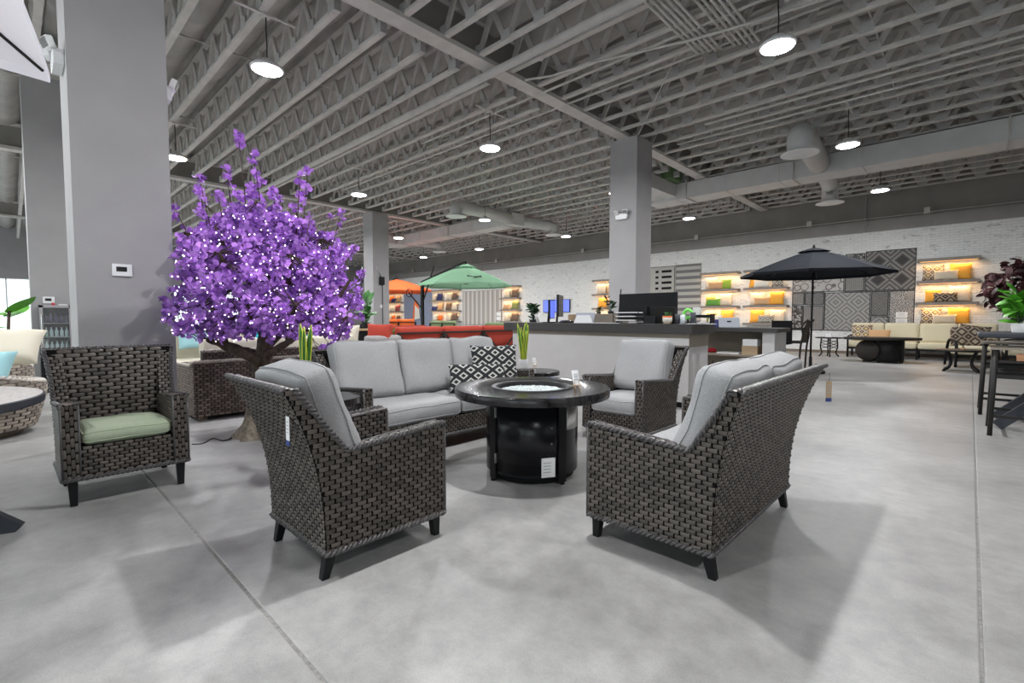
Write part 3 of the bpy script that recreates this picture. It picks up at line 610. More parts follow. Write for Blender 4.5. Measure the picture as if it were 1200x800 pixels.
# ================================================================ FIRE TABLE
t = thing('fire_table', 'round black fire pit table with glass bead burner between the wicker seats', 'fire table', (-2.41, 2.74, 0), radians(34))
R = .588
MB().lathe([(.335, .625), (R-.012, .595), (R-.002, .60), (R, .61), (R, .652), (R-.006, .660), (.318, .660), (.306, .655), (.306, .625), (.32, .62)], 72, cap=False).build('table_top', 'table_top', t, 'sharp')
MB().lathe([(.312, .656), (.308, .663), (.272, .663), (.262, .652), (.258, .612)], 64, cap=False).build('burner_rim', 'black', t, 'sharp')
MB().lathe([(.28, .60), (.28, .622), (.0, .622)], 48, cap=False).build('burner_pan', 'white', t)
gm = MB()
for i in range(900):
    a = random.uniform(0, 2*pi); r = .248*math.sqrt(random.random()); s = random.uniform(.006, .012); M = xf((r*cos(a), r*sin(a), .626), random.random()*3, random.random()*3, 0)
    gm.add([(s, 0, 0), (-s, 0, 0), (0, s, 0), (0, -s, 0), (0, 0, s), (0, 0, -s)], [(0, 2, 4), (2, 1, 4), (1, 3, 4), (3, 0, 4), (2, 0, 5), (1, 2, 5), (3, 1, 5), (0, 3, 5)], M)
gm.build('fire_glass', 'fire_glass', t, kind='stuff', label='clear glass beads')
MB().lathe([(.335, .05), (.348, .055), (.348, .60), (.34, .605)], 64).build('body', 'black_gloss', t, 'sharp')
MB().lathe([(.31, .012), (.32, .015), (.32, .055)], 48).build('plinth', 'black_matte', t, True)
for k in range(4):
    a = pi/4+k*pi/2
    MB().box(-.034, .034, .33, .362, .012, .60, xf(rz=a)).build('post', 'black', t, bevel=.004); MB().lathe([(.018, 0), (.018, .012)], 12, (-.355*sin(a), .355*cos(a), 0)).build('foot', 'black_matte', t)
def curved(r, a0, a1, z0, z1, th=.006, n=14):
    m = MB(); m.add([(rr*cos(a), rr*sin(a), z) for rr in (r, r+th) for z in (z0, z1) for a in lin(a0, a1, n)],
        [(i, i+1, n+2+i, n+1+i) for i in range(n)]+[(2*n+2+i, 3*n+3+i, 3*n+4+i, 2*n+3+i) for i in range(n)]+[(n+1+i, n+2+i, 3*n+4+i, 3*n+3+i) for i in range(n)]+[(i, 2*n+2+i, 2*n+3+i, i+1) for i in range(n)]+[(0, n+1, 3*n+3, 2*n+2), (n, 3*n+2, 4*n+3, 2*n+1)]); return m
door = curved(.349, radians(-130)-radians(0), radians(-50), .075, .585).build('door_panel', 'black_gloss', t, True)
for z in (.17, .50): MB().box(-.006, .006, -.005, .005, z-.035, z+.035, xf((.36*cos(radians(-129)), .36*sin(radians(-129)), 0), rz=radians(-129))).build('hinge', 'steel', door)
for z in (.19, .30, .41): MB().lathe([(.006, 0), (.006, .008)], 10, M=xf((.356*cos(radians(-60)), .356*sin(radians(-60)), z), 0, pi/2, radians(-60))).build('knob', 'steel', door)
curved(.350, radians(-38), radians(-14), .38, .56).build('control_panel', 'steel', t, True)
MB().box(-.05, .05, -.004, .004, -.068, .068, xf((.362*cos(radians(-64)), .362*sin(radians(-64)), .135), rz=radians(26))).build('spec_card', 'paper', t)
for i in range(4): MB().box(-.038, .018, -.0052, .0052, -.003, .003, xf((.362*cos(radians(-64)), .362*sin(radians(-64)), .17-.022*i), rz=radians(26))).build('printed_line', 'print', t)
def tent_sign(label, loc, rz, s=1):
    t = thing('table_sign', label, 'sign', loc, rz); MB().box(-.028*s, .028*s, -.003, .003, 0, .115*s, xf((0, 0, .028*s), -.30)).build('sign_card', 'paper', t)
    MB().box(-.03*s, .03*s, -.004, .03*s, .018*s, .026*s).build('easel_ledge', 'wood', t)
    for x in (-.02*s, .02*s): MB().bar((x, -.012*s, 0), (x, .012*s, .07*s), .006*s).build('easel_leg', 'wood', t)
    MB().bar((0, .045*s, 0), (0, .01*s, .07*s), .006*s).build('easel_leg', 'wood', t)
    for i in range(3): MB().box(-.018*s, .016*s, -.0042, -.003, .03*s+.02*i*s, .036*s+.02*i*s, xf((0, 0, .04*s), -.30)).build('printed_line', 'print', t)
tent_sign('small white sign on wooden easel standing on the fire table', atz(676, 455, .66), radians(70), .95)
# side tables + snake plants
def side_table(label, loc, r=.27, h=.56):
    t = thing('side_table', label, 'side table', loc); MB().lathe([(r-.02, h-.05), (r, h-.045), (r, h-.006), (r-.006, h)], 40).build('table_top', 'table_top', t, 'sharp')
    MB().lathe([(.06, .03), (.055, .05), (.05, h-.08), (.09, h-.05)], 20).build('pedestal', 'dark_metal', t, True); MB().lathe([(.2, 0), (.2, .015), (.07, .035)], 32).build('base', 'dark_metal', t, True)
def snake_plant(label, loc, n, hmax, seed, pot=True, spread=.06):
    rnd = random.Random(seed); t = thing('snake_plant', label, 'plant', loc)
    MB().lathe([(.052, 0), (.055, .004), (.06, .105), (.054, .105), (.05, .09)], 28).build('pot', 'white_gloss', t, 'sharp'); MB().lathe([(.0, .094), (.052, .094)], 20, cap=False).build('soil', 'brown', t)
    for i in range(n):
        a = rnd.uniform(0, 2*pi); r0 = rnd.uniform(.005, .028); h = hmax*rnd.uniform(.62, 1); lean = rnd.uniform(.01, spread); w = rnd.uniform(.020, .029); ph = rnd.uniform(0, pi)
        d = Vector((cos(a), sin(a), 0)); side0 = Vector((cos(ph), sin(ph), 0))
        def row(k):
            q = k/8; c = d*(r0+lean*q**1.6)+Vector((0, 0, .09+h*q)); tw = side0.lerp(Vector((-sin(ph), cos(ph), 0)), q*.35).normalized(); ww = w*(.55+.9*q-1.2*q**3) if q < .82 else w*.68*(1-q)/.18*1.0
            return c, tw, max(ww, .001)
        lf = MB(); ed = MB(); L = []; Rr = []
        for k in range(9):
            c, tw, ww = row(k); nrm = Vector((tw.y, -tw.x, 0)); L.append(c-tw*ww); Rr.append(c+tw*ww)
            lf.v += [tuple(c-tw*ww*.86+nrm*.003), tuple(c-nrm*.004), tuple(c+tw*ww*.86+nrm*.003), tuple(c+nrm*.006)]
        for k in range(8):
            for j in range(4): lf.f.append((4*k+j, 4*k+(j+1) % 4, 4*k+4+(j+1) % 4, 4*k+4+j))
        o = lf.build('leaf', 'leaf', t, True); e = MB(); e.tube(L, .0042, 4); e.tube(Rr, .0042, 4); e.build('leaf_margin', 'leaf_edge', o, True, label='yellow leaf margin')
    return t
P = atz(627, 434, .56); side_table('round dark side table with potted plant between sofa and counter', (P.x, P.y, 0), .29)
Q = atz(613, 430.5, .56); snake_plant('tall snake plant in white pot on the side table near the counter', Q, 9, .50, 5, spread=.05)
tent_sign('small white sign on wooden easel beside the white plant pot', atz(627, 430, .56), radians(70), .85)
P = Vector((-3.42, 1.57, 0)); side_table('round dark side table between the armchair and the sofa end', P, .26, .60)
snake_plant('broad snake plant standing behind the wicker armchair', (P.x-.11, P.y-.08, .60), 9, .50, 9, spread=.05)
# ================================================================ BLOSSOM TREE
def sphere_pts(n): return [Vector((random.gauss(0, 1), random.gauss(0, 1), random.gauss(0, 1))).normalized() for _ in range(n)]
TB = Vector((-5.12, 1.70, 0))
tr = thing('blossom_tree', 'artificial tree full of purple blossoms and tiny lights beside the column', 'tree', TB)
rt = random.Random(11)
def gnarl(pts, radii, n=10, amp=.25, sd=0):
    """knobbly tube"""
    m = MB(); m.tube(pts, radii, n)
    nn = len(pts)
    for i in range(nn):
        c = Vector(pts[i])
        for k in range(n):
            p = Vector(m.v[i*n+k]); d = p-c; s = 1+amp*noise.noise(p*9+Vector((sd, 0, 0)))+.5*amp*noise.noise(p*23); m.v[i*n+k] = tuple(c+d*s)
    return m
def smooth(pts, k=4):
    P = [Vector(p) for p in pts]; out = []
    for i in range(len(P)-1):
        a = P[max(i-1, 0)]; b = P[i]; c = P[i+1]; d = P[min(i+2, len(P)-1)]
        for j in range(k):
            t = j/k; out.append(.5*((2*b)+(c-a)*t+(2*a-5*b+4*c-d)*t*t+(3*b-a-3*c+d)*t**3))
    out.append(P[-1]); return out
tp = smooth([(0, 0, .0), (.01, .0, .1), (.0, .02, .35), (-.03, .03, .6), (-.02, .06, .85), (.02, .06, 1.05), (.0, .05, 1.35), (-.03, .08, 1.7)])
gnarl(tp, [.118-.085*(i/len(tp))**1.1 for i in range(len(tp))], 14, .5, 3).build('trunk', 'bark', tr, True)
m = MB(); pr = smooth([(.23, 0), (.215, .03), (.16, .12), (.12, .24), (.095, .40), (.08, .5)])
m.lathe([(p[0], p[1]) if isinstance(p, tuple) else (p.x, p.y) for p in [Vector((a.x, a.y, 0)) for a in [Vector((q[0], q[1], 0)) for q in ((.235, 0), (.22, .03), (.17, .12), (.135, .22), (.115, .34), (.1, .46))]]], 30, cap=False)
for i, v in enumerate(m.v):
    p = Vector(v); s = 1+.22*noise.noise(p*8)+.12*noise.noise(p*21); m.v[i] = (p.x*s, p.y*s, p.z if p.z < .001 else p.z)
m.build('root_flare', 'bark_base', tr, True)
limbs = [[(0, .03, .74), (-.15, -.12, .85), (-.28, -.27, .92), (-.37, -.35, .97)], [(.0, .04, .8), (.26, .2, .95), (.5, .45, 1.2), (.7, .62, 1.55)], [(0, .04, .85), (-.1, .3, 1.05), (-.15, .62, 1.3), (-.2, .85, 1.55)],
         [(0, .05, .95), (-.3, .1, 1.2), (-.6, .2, 1.5)], [(0, .05, 1.05), (.2, -.2, 1.35), (.35, -.42, 1.75)], [(0, .05, 1.3), (.1, .15, 1.7), (.12, .2, 1.95), (.1, .2, 2.1)], [(-.02, .06, 1.5), (-.2, .3, 1.8), (-.3, .5, 1.95)], [(-.25, -.24, .9), (-.34, -.22, 1.05), (-.3, -.3, 1.3), (-.2, -.4, 1.6)],
         [(.0, .05, 1.2), (.3, .15, 1.45), (.6, .1, 1.75)], [(0, .05, 1.4), (-.05, -.2, 1.75), (0, -.3, 1.9), (-.02, -.34, 2.05)], [(-.1, .3, 1.05), (-.35, .55, 1.15), (-.6, .75, 1.3)], [(.26, .2, .95), (.5, .1, 1.1), (.8, .05, 1.3)]]
brp = []
for i, L in enumerate(limbs):
    P = smooth(L); r0 = .075 if i in (0,) else .04
    gnarl(P, [r0*(1-.72*(j/len(P))) for j in range(len(P))], 8, .45, i).build('branch', 'bark', tr, True); brp += P[2:]
def canopy_r(z):
    pts = [(1.0, .58), (1.08, .86), (1.3, .98), (1.55, .96), (1.75, .86), (1.92, .70), (2.08, .50), (2.2, .28)]
    if z <= pts[0][0] or z >= pts[-1][0]: return 0
    for (a, ra), (b, rb) in zip(pts, pts[1:]):
        if a <= z <= b: return ra+(rb-ra)*(z-a)/(b-a)
spots = []
def in_col(p): w_ = p+TB; return (w_.x < -5.19 and w_.x > -6.0 and .3 < w_.y < 1.1)
while len(spots) < 1900:
    z = rt.uniform(1.0, 2.2); R_ = canopy_r(z); r = R_*math.sqrt(rt.uniform(.1, 1.0)); a = rt.uniform(0, 2*pi)
    q = .86+.34*noise.noise(Vector((cos(a)*2.2, sin(a)*2.2, z*2.3)))
    p = Vector((r*q*1.06*cos(a), .06+r*q*1.06*sin(a), z+rt.uniform(-.04, .04)))
    if not in_col(p): spots.append(p)
tips = []
def side(lat, dep): return Vector((RT.x*lat-F0.x*dep, RT.y*lat-F0.y*dep+.06, 0))
# sprays of blossom rising out of the crown: (sideways, towards viewer, start, end)
sprays = [(-.86, .1, 1.7, 2.02), (-.72, .2, 1.75, 2.22), (-.62, 0, 1.85, 2.45), (-.48, .2, 1.9, 2.5), (-.40, -.1, 2.0, 2.68), (-.28, .25, 2.0, 2.32), (-.16, .1, 2.05, 2.95), (-.05, 0, 2.0, 2.78), (.06, .2, 2.0, 2.55), (.15, .05, 2.0, 2.42), (.28, .2, 1.95, 2.3), (.40, .05, 1.9, 2.5), (.50, .1, 1.85, 2.6), (.58, .25, 1.8, 2.12), (.68, 0, 1.75, 2.18), (.82, .1, 1.7, 2.2), (.95, .1, 1.55, 1.85), (1.02, .1, 1.25, 1.62), (1.0, .2, 1.1, 1.32), (-.98, .3, 1.35, 1.5), (-.9, .3, 1.5, 1.78), (-.3, -.4, 1.9, 2.4), (.2, -.4, 1.9, 2.5), (0, -.6, 1.8, 2.3)]
for (la, de, z0, z1) in sprays:
    e = side(la, de)+Vector((0, 0, z1)); b0 = side(la*.72, de*.7)+Vector((0, 0, z0-.25))
    if in_col(e): continue
    P = smooth([b0, b0.lerp(e, .5)+Vector((rt.uniform(-.04, .04), rt.uniform(-.04, .04), 0)), e], 5); MB().tube(P, [.008-.006*j/len(P) for j in range(len(P))], 5).build('twig', 'bark', tr, True); brp.append(e*.9)
    L_ = (e-b0).length; n = int(L_/.055)
    for k in range(n):
        q = (k+rt.random()*.6)/n
        if q > .55 and rt.random() < .4: continue
        p = P[min(len(P)-1, int(q*len(P)))]; sp = .10*(1-q)+.025
        for _ in range(3 if q < .5 else 1):
            c = p+Vector((rt.uniform(-sp, sp), rt.uniform(-sp, sp), rt.uniform(-.03, .03)))
            if not in_col(c): (tips if q > .45 else spots).append(c)
    tips.append(e)
tips = [p for p in tips if not in_col(p)]
tw = MB()
for i, p in enumerate(spots):
    if i % 3 == 0:
        b = min(brp, key=lambda q: (q-p).length_squared); mid = (b+p)/2+Vector((0, 0, -.03)); tw.tube([b, mid, p], [.006, .004, .002], 4, cap=False)
tw.build('twigs', 'bark', tr, True, kind='stuff')
def blossom(s, rnd):
    m = MB()
    for k in range(6):
        a = 2*pi*k*.62+rnd.uniform(-.3, .3); el = -.35+1.5*k/5; L = s*rnd.uniform(.85, 1.05); w_ = s*.5
        d = Vector((cos(a)*cos(el), sin(a)*cos(el), sin(el))); t_ = Vector((-sin(a), cos(a), 0)); n_ = d.cross(t_)
        c0 = d*(.1*s); c1 = d*(.62*L)+n_*(-.10*s); c2 = d*L+n_*(.06*s*rnd.uniform(-1, 1.5))
        o = len(m.v); m.v += [tuple(q) for q in (c0-t_*w_*.2, c0+t_*w_*.2, c1-t_*w_, c1+n_*(.14*s), c1+t_*w_, c2-t_*w_*.75-d*.12*s+n_*rnd.uniform(-.25, .25)*s, c2+n_*rnd.uniform(-.3, .3)*s+d*.1*s, c2+t_*w_*.75-d*.12*s+n_*rnd.uniform(-.25, .25)*s)]
        m.f += [(o, o+3, o+2), (o, o+1, o+3), (o+1, o+4, o+3), (o+2, o+3, o+6, o+5), (o+3, o+4, o+7, o+6)]
    return m
bl = [blossom(.05, random.Random(i)) for i in range(6)]; blm = [b.mesh('blossom', 'blossom', True) for b in bl]
toc = (-TB).normalized()
order = sorted(range(len(spots)), key=lambda i: -(spots[i].dot(toc)+.15*spots[i].z))
single = [spots[i] for i in order[:300-len(tips)]]+tips
rest = [spots[i] for i in order[300-len(tips):]]
for i, p in enumerate(single):
    link(blm[i % 6], 'blossom', tr, p, (rt.uniform(-1.2, 1.2), rt.uniform(-1.2, 1.2), rt.uniform(0, 6.28)), [rt.uniform(.8, 1.2)]*3)
m = MB()
for i, p in enumerate(rest):
    b = bl[i % 6]; M = xf(p, rt.uniform(-1.3, 1.3), rt.uniform(-1.3, 1.3), rt.uniform(0, 6.28)) @ Matrix.Scale(rt.uniform(.8, 1.2), 4); m.add(b.v, b.f, M)
m.build('blossoms', 'blossom', tr, True, kind='stuff', fix=False)
m = MB()
for p in spots:
    if rt.random() < .55:
        c = p+Vector((rt.uniform(-.05, .05), rt.uniform(-.05, .05), rt.uniform(-.05, .05))); s = .0058
        m.add([(c.x+s, c.y, c.z), (c.x-s, c.y, c.z), (c.x, c.y+s, c.z), (c.x, c.y-s, c.z), (c.x, c.y, c.z+s), (c.x, c.y, c.z-s)], [(0, 2, 4), (2, 1, 4), (1, 3, 4), (3, 0, 4), (2, 0, 5), (1, 2, 5), (3, 1, 5), (0, 3, 5)])
m.build('fairy_lights', 'bulb', tr, kind='stuff', label='tiny white lights')
P = [atz(x, y) for x, y in ((306, 500), (290, 506), (276, 512), (262, 517), (250, 514), (238, 520), (225, 521))]
tag(MB().tube(smooth([(p.x, p.y, .006) for p in P]), .005, 5).build('power_cord', 'black', None, True), 'thin black power cord on the floor by the blossom tree', 'cord')
# ================================================================ LEFT SIDE
# round dining table
t = thing('round_table', 'round stone-top dining table with dark cross legs', 'table', (-4.0, -.60, 0))
MB().lathe([(.70, .69), (.722, .695), (.727, .70), (.727, .738), (.72, .742)], 72).build('table_edge', 'slate', t, 'sharp'); MB().lathe([(.0, .7425), (.718, .7425), (.718, .743)], 72, cap=False).build('table_top', 'table_stone', t)
for k in range(4):
    a = radians(70)+k*pi/2; d = Vector((cos(a), sin(a), 0)); p = MB(); p.bar(d*.62, -d*.22+Vector((0, 0, .69)), .045, .09, up=(0, 0, 1)); p.build('leg', 'slate', t)
MB().lathe([(.09, .30), (.09, .36)], 20).build('hub', 'slate', t)
# drum weave for swivel tub chairs
def tub_chair(label, loc, rz, r=.52, pil=True, sd=1):
    t = thing('tub_chair', label, 'armchair', loc, rz); wv = MB(); bd = MB(); br = MB()
    def rad(z): return r*(.86+.22*min(1, (z/.42))**.7)
    def top(a): c = (1+cos(a-pi/2))/2; return .50+.30*c**1.3
    zr = frange(.07, .82, .034)
    for k, z in enumerate(zr):
        us = [a for a in lin(0, 2*pi, 200) if z < top(a)]
        if not us: continue
        st = radians(6.2)
        f = lambda u, v, o: ((rad(v)+o)*cos(u), (rad(v)+o)*sin(u), v)
        if z < .5: weave(wv, f, [(z, 0, 2*pi)], st, .034, ns=3, k0=k)
        else:
            half = max(abs((a-pi/2+pi) % (2*pi)-pi) for a in us); weave(wv, f, [(z, pi/2-half, pi/2+half)], st, .034, ns=3, k0=k)
    A = lin(0, 2*pi, 64)
    bd.add([p for a in A for p in ((rad(.07)*cos(a), rad(.07)*sin(a), .07), (rad(.45)*cos(a), rad(.45)*sin(a), .45), (rad(top(a))*cos(a), rad(top(a))*sin(a), top(a)), ((rad(top(a))-.06)*cos(a), (rad(top(a))-.06)*sin(a), top(a)), ((rad(.4)-.07)*cos(a), (rad(.4)-.07)*sin(a), .34))],
           [(5*i+j, 5*i+5+j, 5*i+6+j, 5*i+1+j) for i in range(64) for j in range(4)])
    bd.lathe([(.0, .34), (r*.98, .34)], 40, cap=False); bd.build('shell', 'wicker_tan_back', t, True); wv.build('weave', 'wicker_tan', t, True, kind='stuff', fix=False)
    braid(br, [((rad(top(a))-.03)*cos(a), (rad(top(a))-.03)*sin(a), top(a)+.005) for a in A], .017, .014, .09); br.build('braided_edge', 'wicker_tan_trim', t, True, fix=False)
    MB().lathe([(r*.7, 0), (r*.75, .02), (r*.75, .07)], 32).build('swivel_base', 'wood_dark', t, True)
    o = cush('seat_cushion', 'cushion_cream', t, (r*1.45, r*1.45, .16), (0, -.06, .42), seed=sd, piping=False, r=.07)
    return t
tub_chair('tan wicker tub chair with blue pillow behind the round table', (-7.15, -.36, 0), radians(200), .56)
tub_chair('tan wicker tub chair with cream cushion near the drinks fridge', (-8.6, -.42, 0), radians(240), .56, sd=4)
pillow('big cream pillow leaning on the tan wicker tub chair', 'cushion_cream', .62, .46, (-7.62, -.06, .86), (radians(50), 0, radians(70)), seed=8, t=.2)
pillow('light blue pillow on the tan wicker tub chair', 'cushion_teal', .42, .42, (-7.05, -.20, .66), (radians(58), 0, radians(60)), seed=9)
# big leaf plant
def leaf_mesh(L, w_, mname, droop=.25, n=7):
    m = MB()
    for k in range(n+1):
        q = k/n; ww = w_*math.sin(pi*min(.98, q*.93+.07))**.75; z = -droop*L*q*q
        m.v += [(-ww, L*q, z-.18*ww), (0, L*q, z+.1*ww*0), (ww, L*q, z-.18*ww)]
    for k in range(n): m.f += [(3*k, 3*k+1, 3*k+4, 3*k+3), (3*k+1, 3*k+2, 3*k+5, 3*k+4)]
    return m.mesh('leaf', mname, True)
t = thing('fiddle_plant', 'tall plant with large green leaves behind the tan tub chairs', 'plant', (-9.4, -.06, 0))
MB().lathe([(.15, 0), (.19, .38), (.17, .38), (.16, .34), (0, .34)], 24, cap=False).build('pot', 'white', t, True); MB().tube([(0, 0, .3), (.03, .02, .8), (0, .05, 1.3)], .018, 6).build('stem', 'bark', t, True)
lm = leaf_mesh(.40, .13, 'leaf_bright')
for (z, a, el) in ((1.2, 60, .7), (1.22, 100, .3), (1.0, 80, .0), (.95, 20, .2), (1.05, 180, .2), (.85, 270, .2), (1.25, 320, .8), (.9, 130, -.1)):
    link(lm, 'leaf', t, (0, .03, z), (el, 0, radians(a)))
# drinks fridge on a stand
t = thing('drinks_fridge', 'steel framed glass door drinks fridge on a black stand', 'fridge', (-10.5, .50, .58))
MB().box(-.4, -.37, -.19, .19, 0, .8).box(-.4, 0, -.19, -.17, 0, .8).box(-.4, 0, .17, .19, 0, .8).box(-.4, 0, -.19, .19, 0, .05).box(-.4, 0, -.19, .19, .77, .8).build('cabinet', 'dark_metal', t); m = MB()
m.box(0, .03, -.19, -.15, 0, .8).box(0, .03, .15, .19, 0, .8).box(0, .03, -.19, .19, 0, .05).box(0, .03, -.19, .19, .76, .8); dr_ = m.build('door', 'steel', t); B(.008, .014, -.15, .15, .05, .76).build('door_glass', 'glass', dr_)
MB().tube([(.05, -.165, .2), (.05, -.165, .65)], .008, 6).build('door_handle', 'chrome', dr_)
for z in (.08, .30, .52): B(-.37, -.005, -.17, .17, z-.012, z).build('shelf', 'steel', t)
tag(B(-10.92, -10.48, .30, .70, .0, .58).build('fridge_stand', 'black', bevel=.01), 'black cabinet stand under the drinks fridge', 'stand')
for z, mm in ((.52, 'bottle_dark'), (.30, 'bottle_clear'), (.08, 'bottle_clear')):
    for k in range(5): tag(MB().lathe([(.022, 0), (.024, .01), (.024, .09), (.009, .125), (.009, .15)], 10).build('drink_bottle', mm, None, True, loc=(-10.5-.06, .38+.06*k, .58+z)), 'small %s bottle on the %s fridge shelf' % ('dark' if mm == 'bottle_dark' else 'clear', {.52: 'top', .30: 'middle', .08: 'bottom'}[z]), 'bottle', 'bottles in the fridge')
tag(B(-10.7, -10.64, .46, .50, 1.381, 1.42).build('red_box', 'red_gloss'), 'tiny red box on top of the drinks fridge', 'box'); tag(B(-10.7, -10.55, .54, .64, 1.381, 1.40).build('paper_stack', 'paper'), 'white paper stack on top of the drinks fridge', 'paper')
# price board by the fridge
t = thing('price_board', 'white price card on stand between tub chair and wicker chair', 'sign', (-8.3, .42, 0)); B(-.012, .012, -.07, .07, .48, .78).build('card', 'paper', t); B(-.014, .014, -.07, .07, .48, .52).build('card_foot', 'tag_blue', t); MB().tube([(0, 0, 0), (0, 0, .5)], .01, 6).build('stand_rod', 'dark_metal', t); MB().lathe([(.1, 0), (.1, .01)], 16).build('stand_base', 'dark_metal', t)
# brown wicker sectional with its back to the camera
def box_sofa(name, label, cat, x0, x1, y0, y1, h, hb, wm, cm, facing, nb, seed=0, stake=.035, pitch=.03):
    """wicker sofa; the back is on the +x side (facing -x) in local axes"""
    t = thing(name, label, cat, ((x0+x1)/2, (y0+y1)/2, 0), facing); W_ = (y1-y0); D_ = (x1-x0); bd = MB(); wv = MB(); br = MB()
    X = D_/2; Y = W_/2
    bd.box(-X, X, -Y, Y, .05, .30); bd.box(X-.14, X, -Y, Y, .05, h); bd.box(X-.12, X-.02, -Y+.1, Y-.1, h, hb)
    for s in (-1, 1): bd.box(-X, X, s*Y-(.14 if s > 0 else 0), s*Y+(.14 if s < 0 else 0), .05, h-.06)
    bd.build('frame', wm+'_back', t)
    weave(wv, lambda u, v, o: (X+o, u, v), [(z, -Y, Y) for z in frange(.05, h, pitch)], stake, pitch, ns=3)
    weave(wv, lambda u, v, o: (X-.02+o, u, v), [(z, -Y+.1, Y-.1) for z in frange(h, hb, pitch)], stake, pitch, ns=3)
    for s in (-1, 1):
        weave(wv, lambda u, v, o, s=s: (u, s*(Y+o), v), [(z, -X, X) for z in frange(.05, h-.06, pitch)], stake, pitch, ns=3); weave(wv, lambda u, v, o, s=s: (u, s*(Y-.14)-s*o, v), [(z, -X, X-.14) for z in frange(.3, h-.06, pitch)], stake, pitch, ns=3)
        braid(br, [(-X, s*Y, h-.06), (X-.14, s*Y, h-.05), (X, s*Y, h)], .011, .01, .07)
    weave(wv, lambda u, v, o: (-X-o, u, v), [(z, -Y, Y) for z in frange(.05, .3, pitch)], stake, pitch, ns=3)
    braid(br, [(X, -Y, h), (X, Y, h)], .012, .011, .07); braid(br, [(X-.02, -Y+.1, hb), (X-.02, Y-.1, hb)], .012, .011, .07)
    wv.build('weave', wm, t, True, kind='stuff', fix=False); br.build('braided_edge', wm+'_trim', t, True, fix=False)
    for sx in (-1, 1):
        for sy in (-1, 1): B(sx*(X-.1)-.04, sx*(X-.1)+.04, sy*(Y-.1)-.04, sy*(Y-.1)+.04, 0, .055).build('foot', 'wood_dark', t)
    iw = 2*Y-.28
    for i in range(nb):
        y = -iw/2+iw/nb*(i+.5)
        cush('seat_cushion', cm, t, (D_-.16, iw/nb-.006, .16), (-.08, y, .38), seed=seed+i, piping=False); cush('back_cushion', cm, t, (.5, iw/nb-.006, .18), (X-.27, y, .68), (0, radians(78), 0), seed=seed+9+i, piping=False)
    return t
box_sofa('wicker_sectional', 'brown wicker sectional with cream cushions seen from behind, beside the tree', 'sofa', -7.2, -6.30, 1.40, 3.62, .68, .80, 'wicker_brown', 'cushion_cream', 0, 3, 5)
box_sofa('wicker_sectional', 'brown wicker sofa with cream cushions facing the blossom tree', 'sofa', -10.3, -9.4, 1.5, 4.1, .62, .74, 'wicker_brown', 'cushion_cream', pi, 3, 7)
pillow('light teal pillow on the far brown wicker sofa', 'cushion_teal', .5, .46, (-9.75, 2.2, .86), (radians(70), 0, radians(90)), seed=4); pillow('second teal pillow, right end of the far brown wicker sofa', 'cushion_teal', .46, .44, (-9.75, 3.5, .86), (radians(70), 0, radians(90)), seed=6)
pillow('bright turquoise pillow seen below the blossoms', 'teal', .3, .34, (-7.0, 2.42, .95), (radians(78), 0, radians(70)), seed=11, t=.1)
pillow('teal striped pillow on the brown wicker sectional', 'teal_stripe', .42, .40, (-6.88, 3.02, .88), (radians(72), 0, radians(60)), seed=12); pillow('cream corded pillow beside the teal striped pillow', 'cushion_cream', .40, .40, (-6.75, 3.45, .88), (radians(72), 0, radians(50)), seed=13)
# dark console behind with brochure holder
t = thing('console_table', 'dark console with brochure stand behind the far wicker sofa', 'console', (-12.2, 2.9, 0)); B(-.25, .25, -1.3, 1.3, .95, 1.0).build('top', 'black', t); 
for y in (-1.2, 0, 1.2): B(-.22, .22, y-.04, y+.04, 0, .95).build('leg', 'black', t)
B(-.2, .2, -1.2, 1.2, .3, .34).build('shelf', 'black', t); B(-.23, -.2, -1.2, 1.2, .34, .95).build('back_panel', 'slate', t)
t = thing('brochure_stand', 'white brochure stand on the wicker sofa arm beside the column', 'brochure', (-9.75, 1.57, .56)); MB().box(-.01, .01, -.09, .09, 0, .28, xf(ry=-.25)).build('card', 'paper', t); B(-.03, .12, -.06, .06, 0, .01).build('base', 'steel', t)
for i in range(3): MB().box(.0102, .012, -.07, .05, .06+.06*i, .085+.06*i, xf(ry=-.25)).build('printed_line', 'print', t)
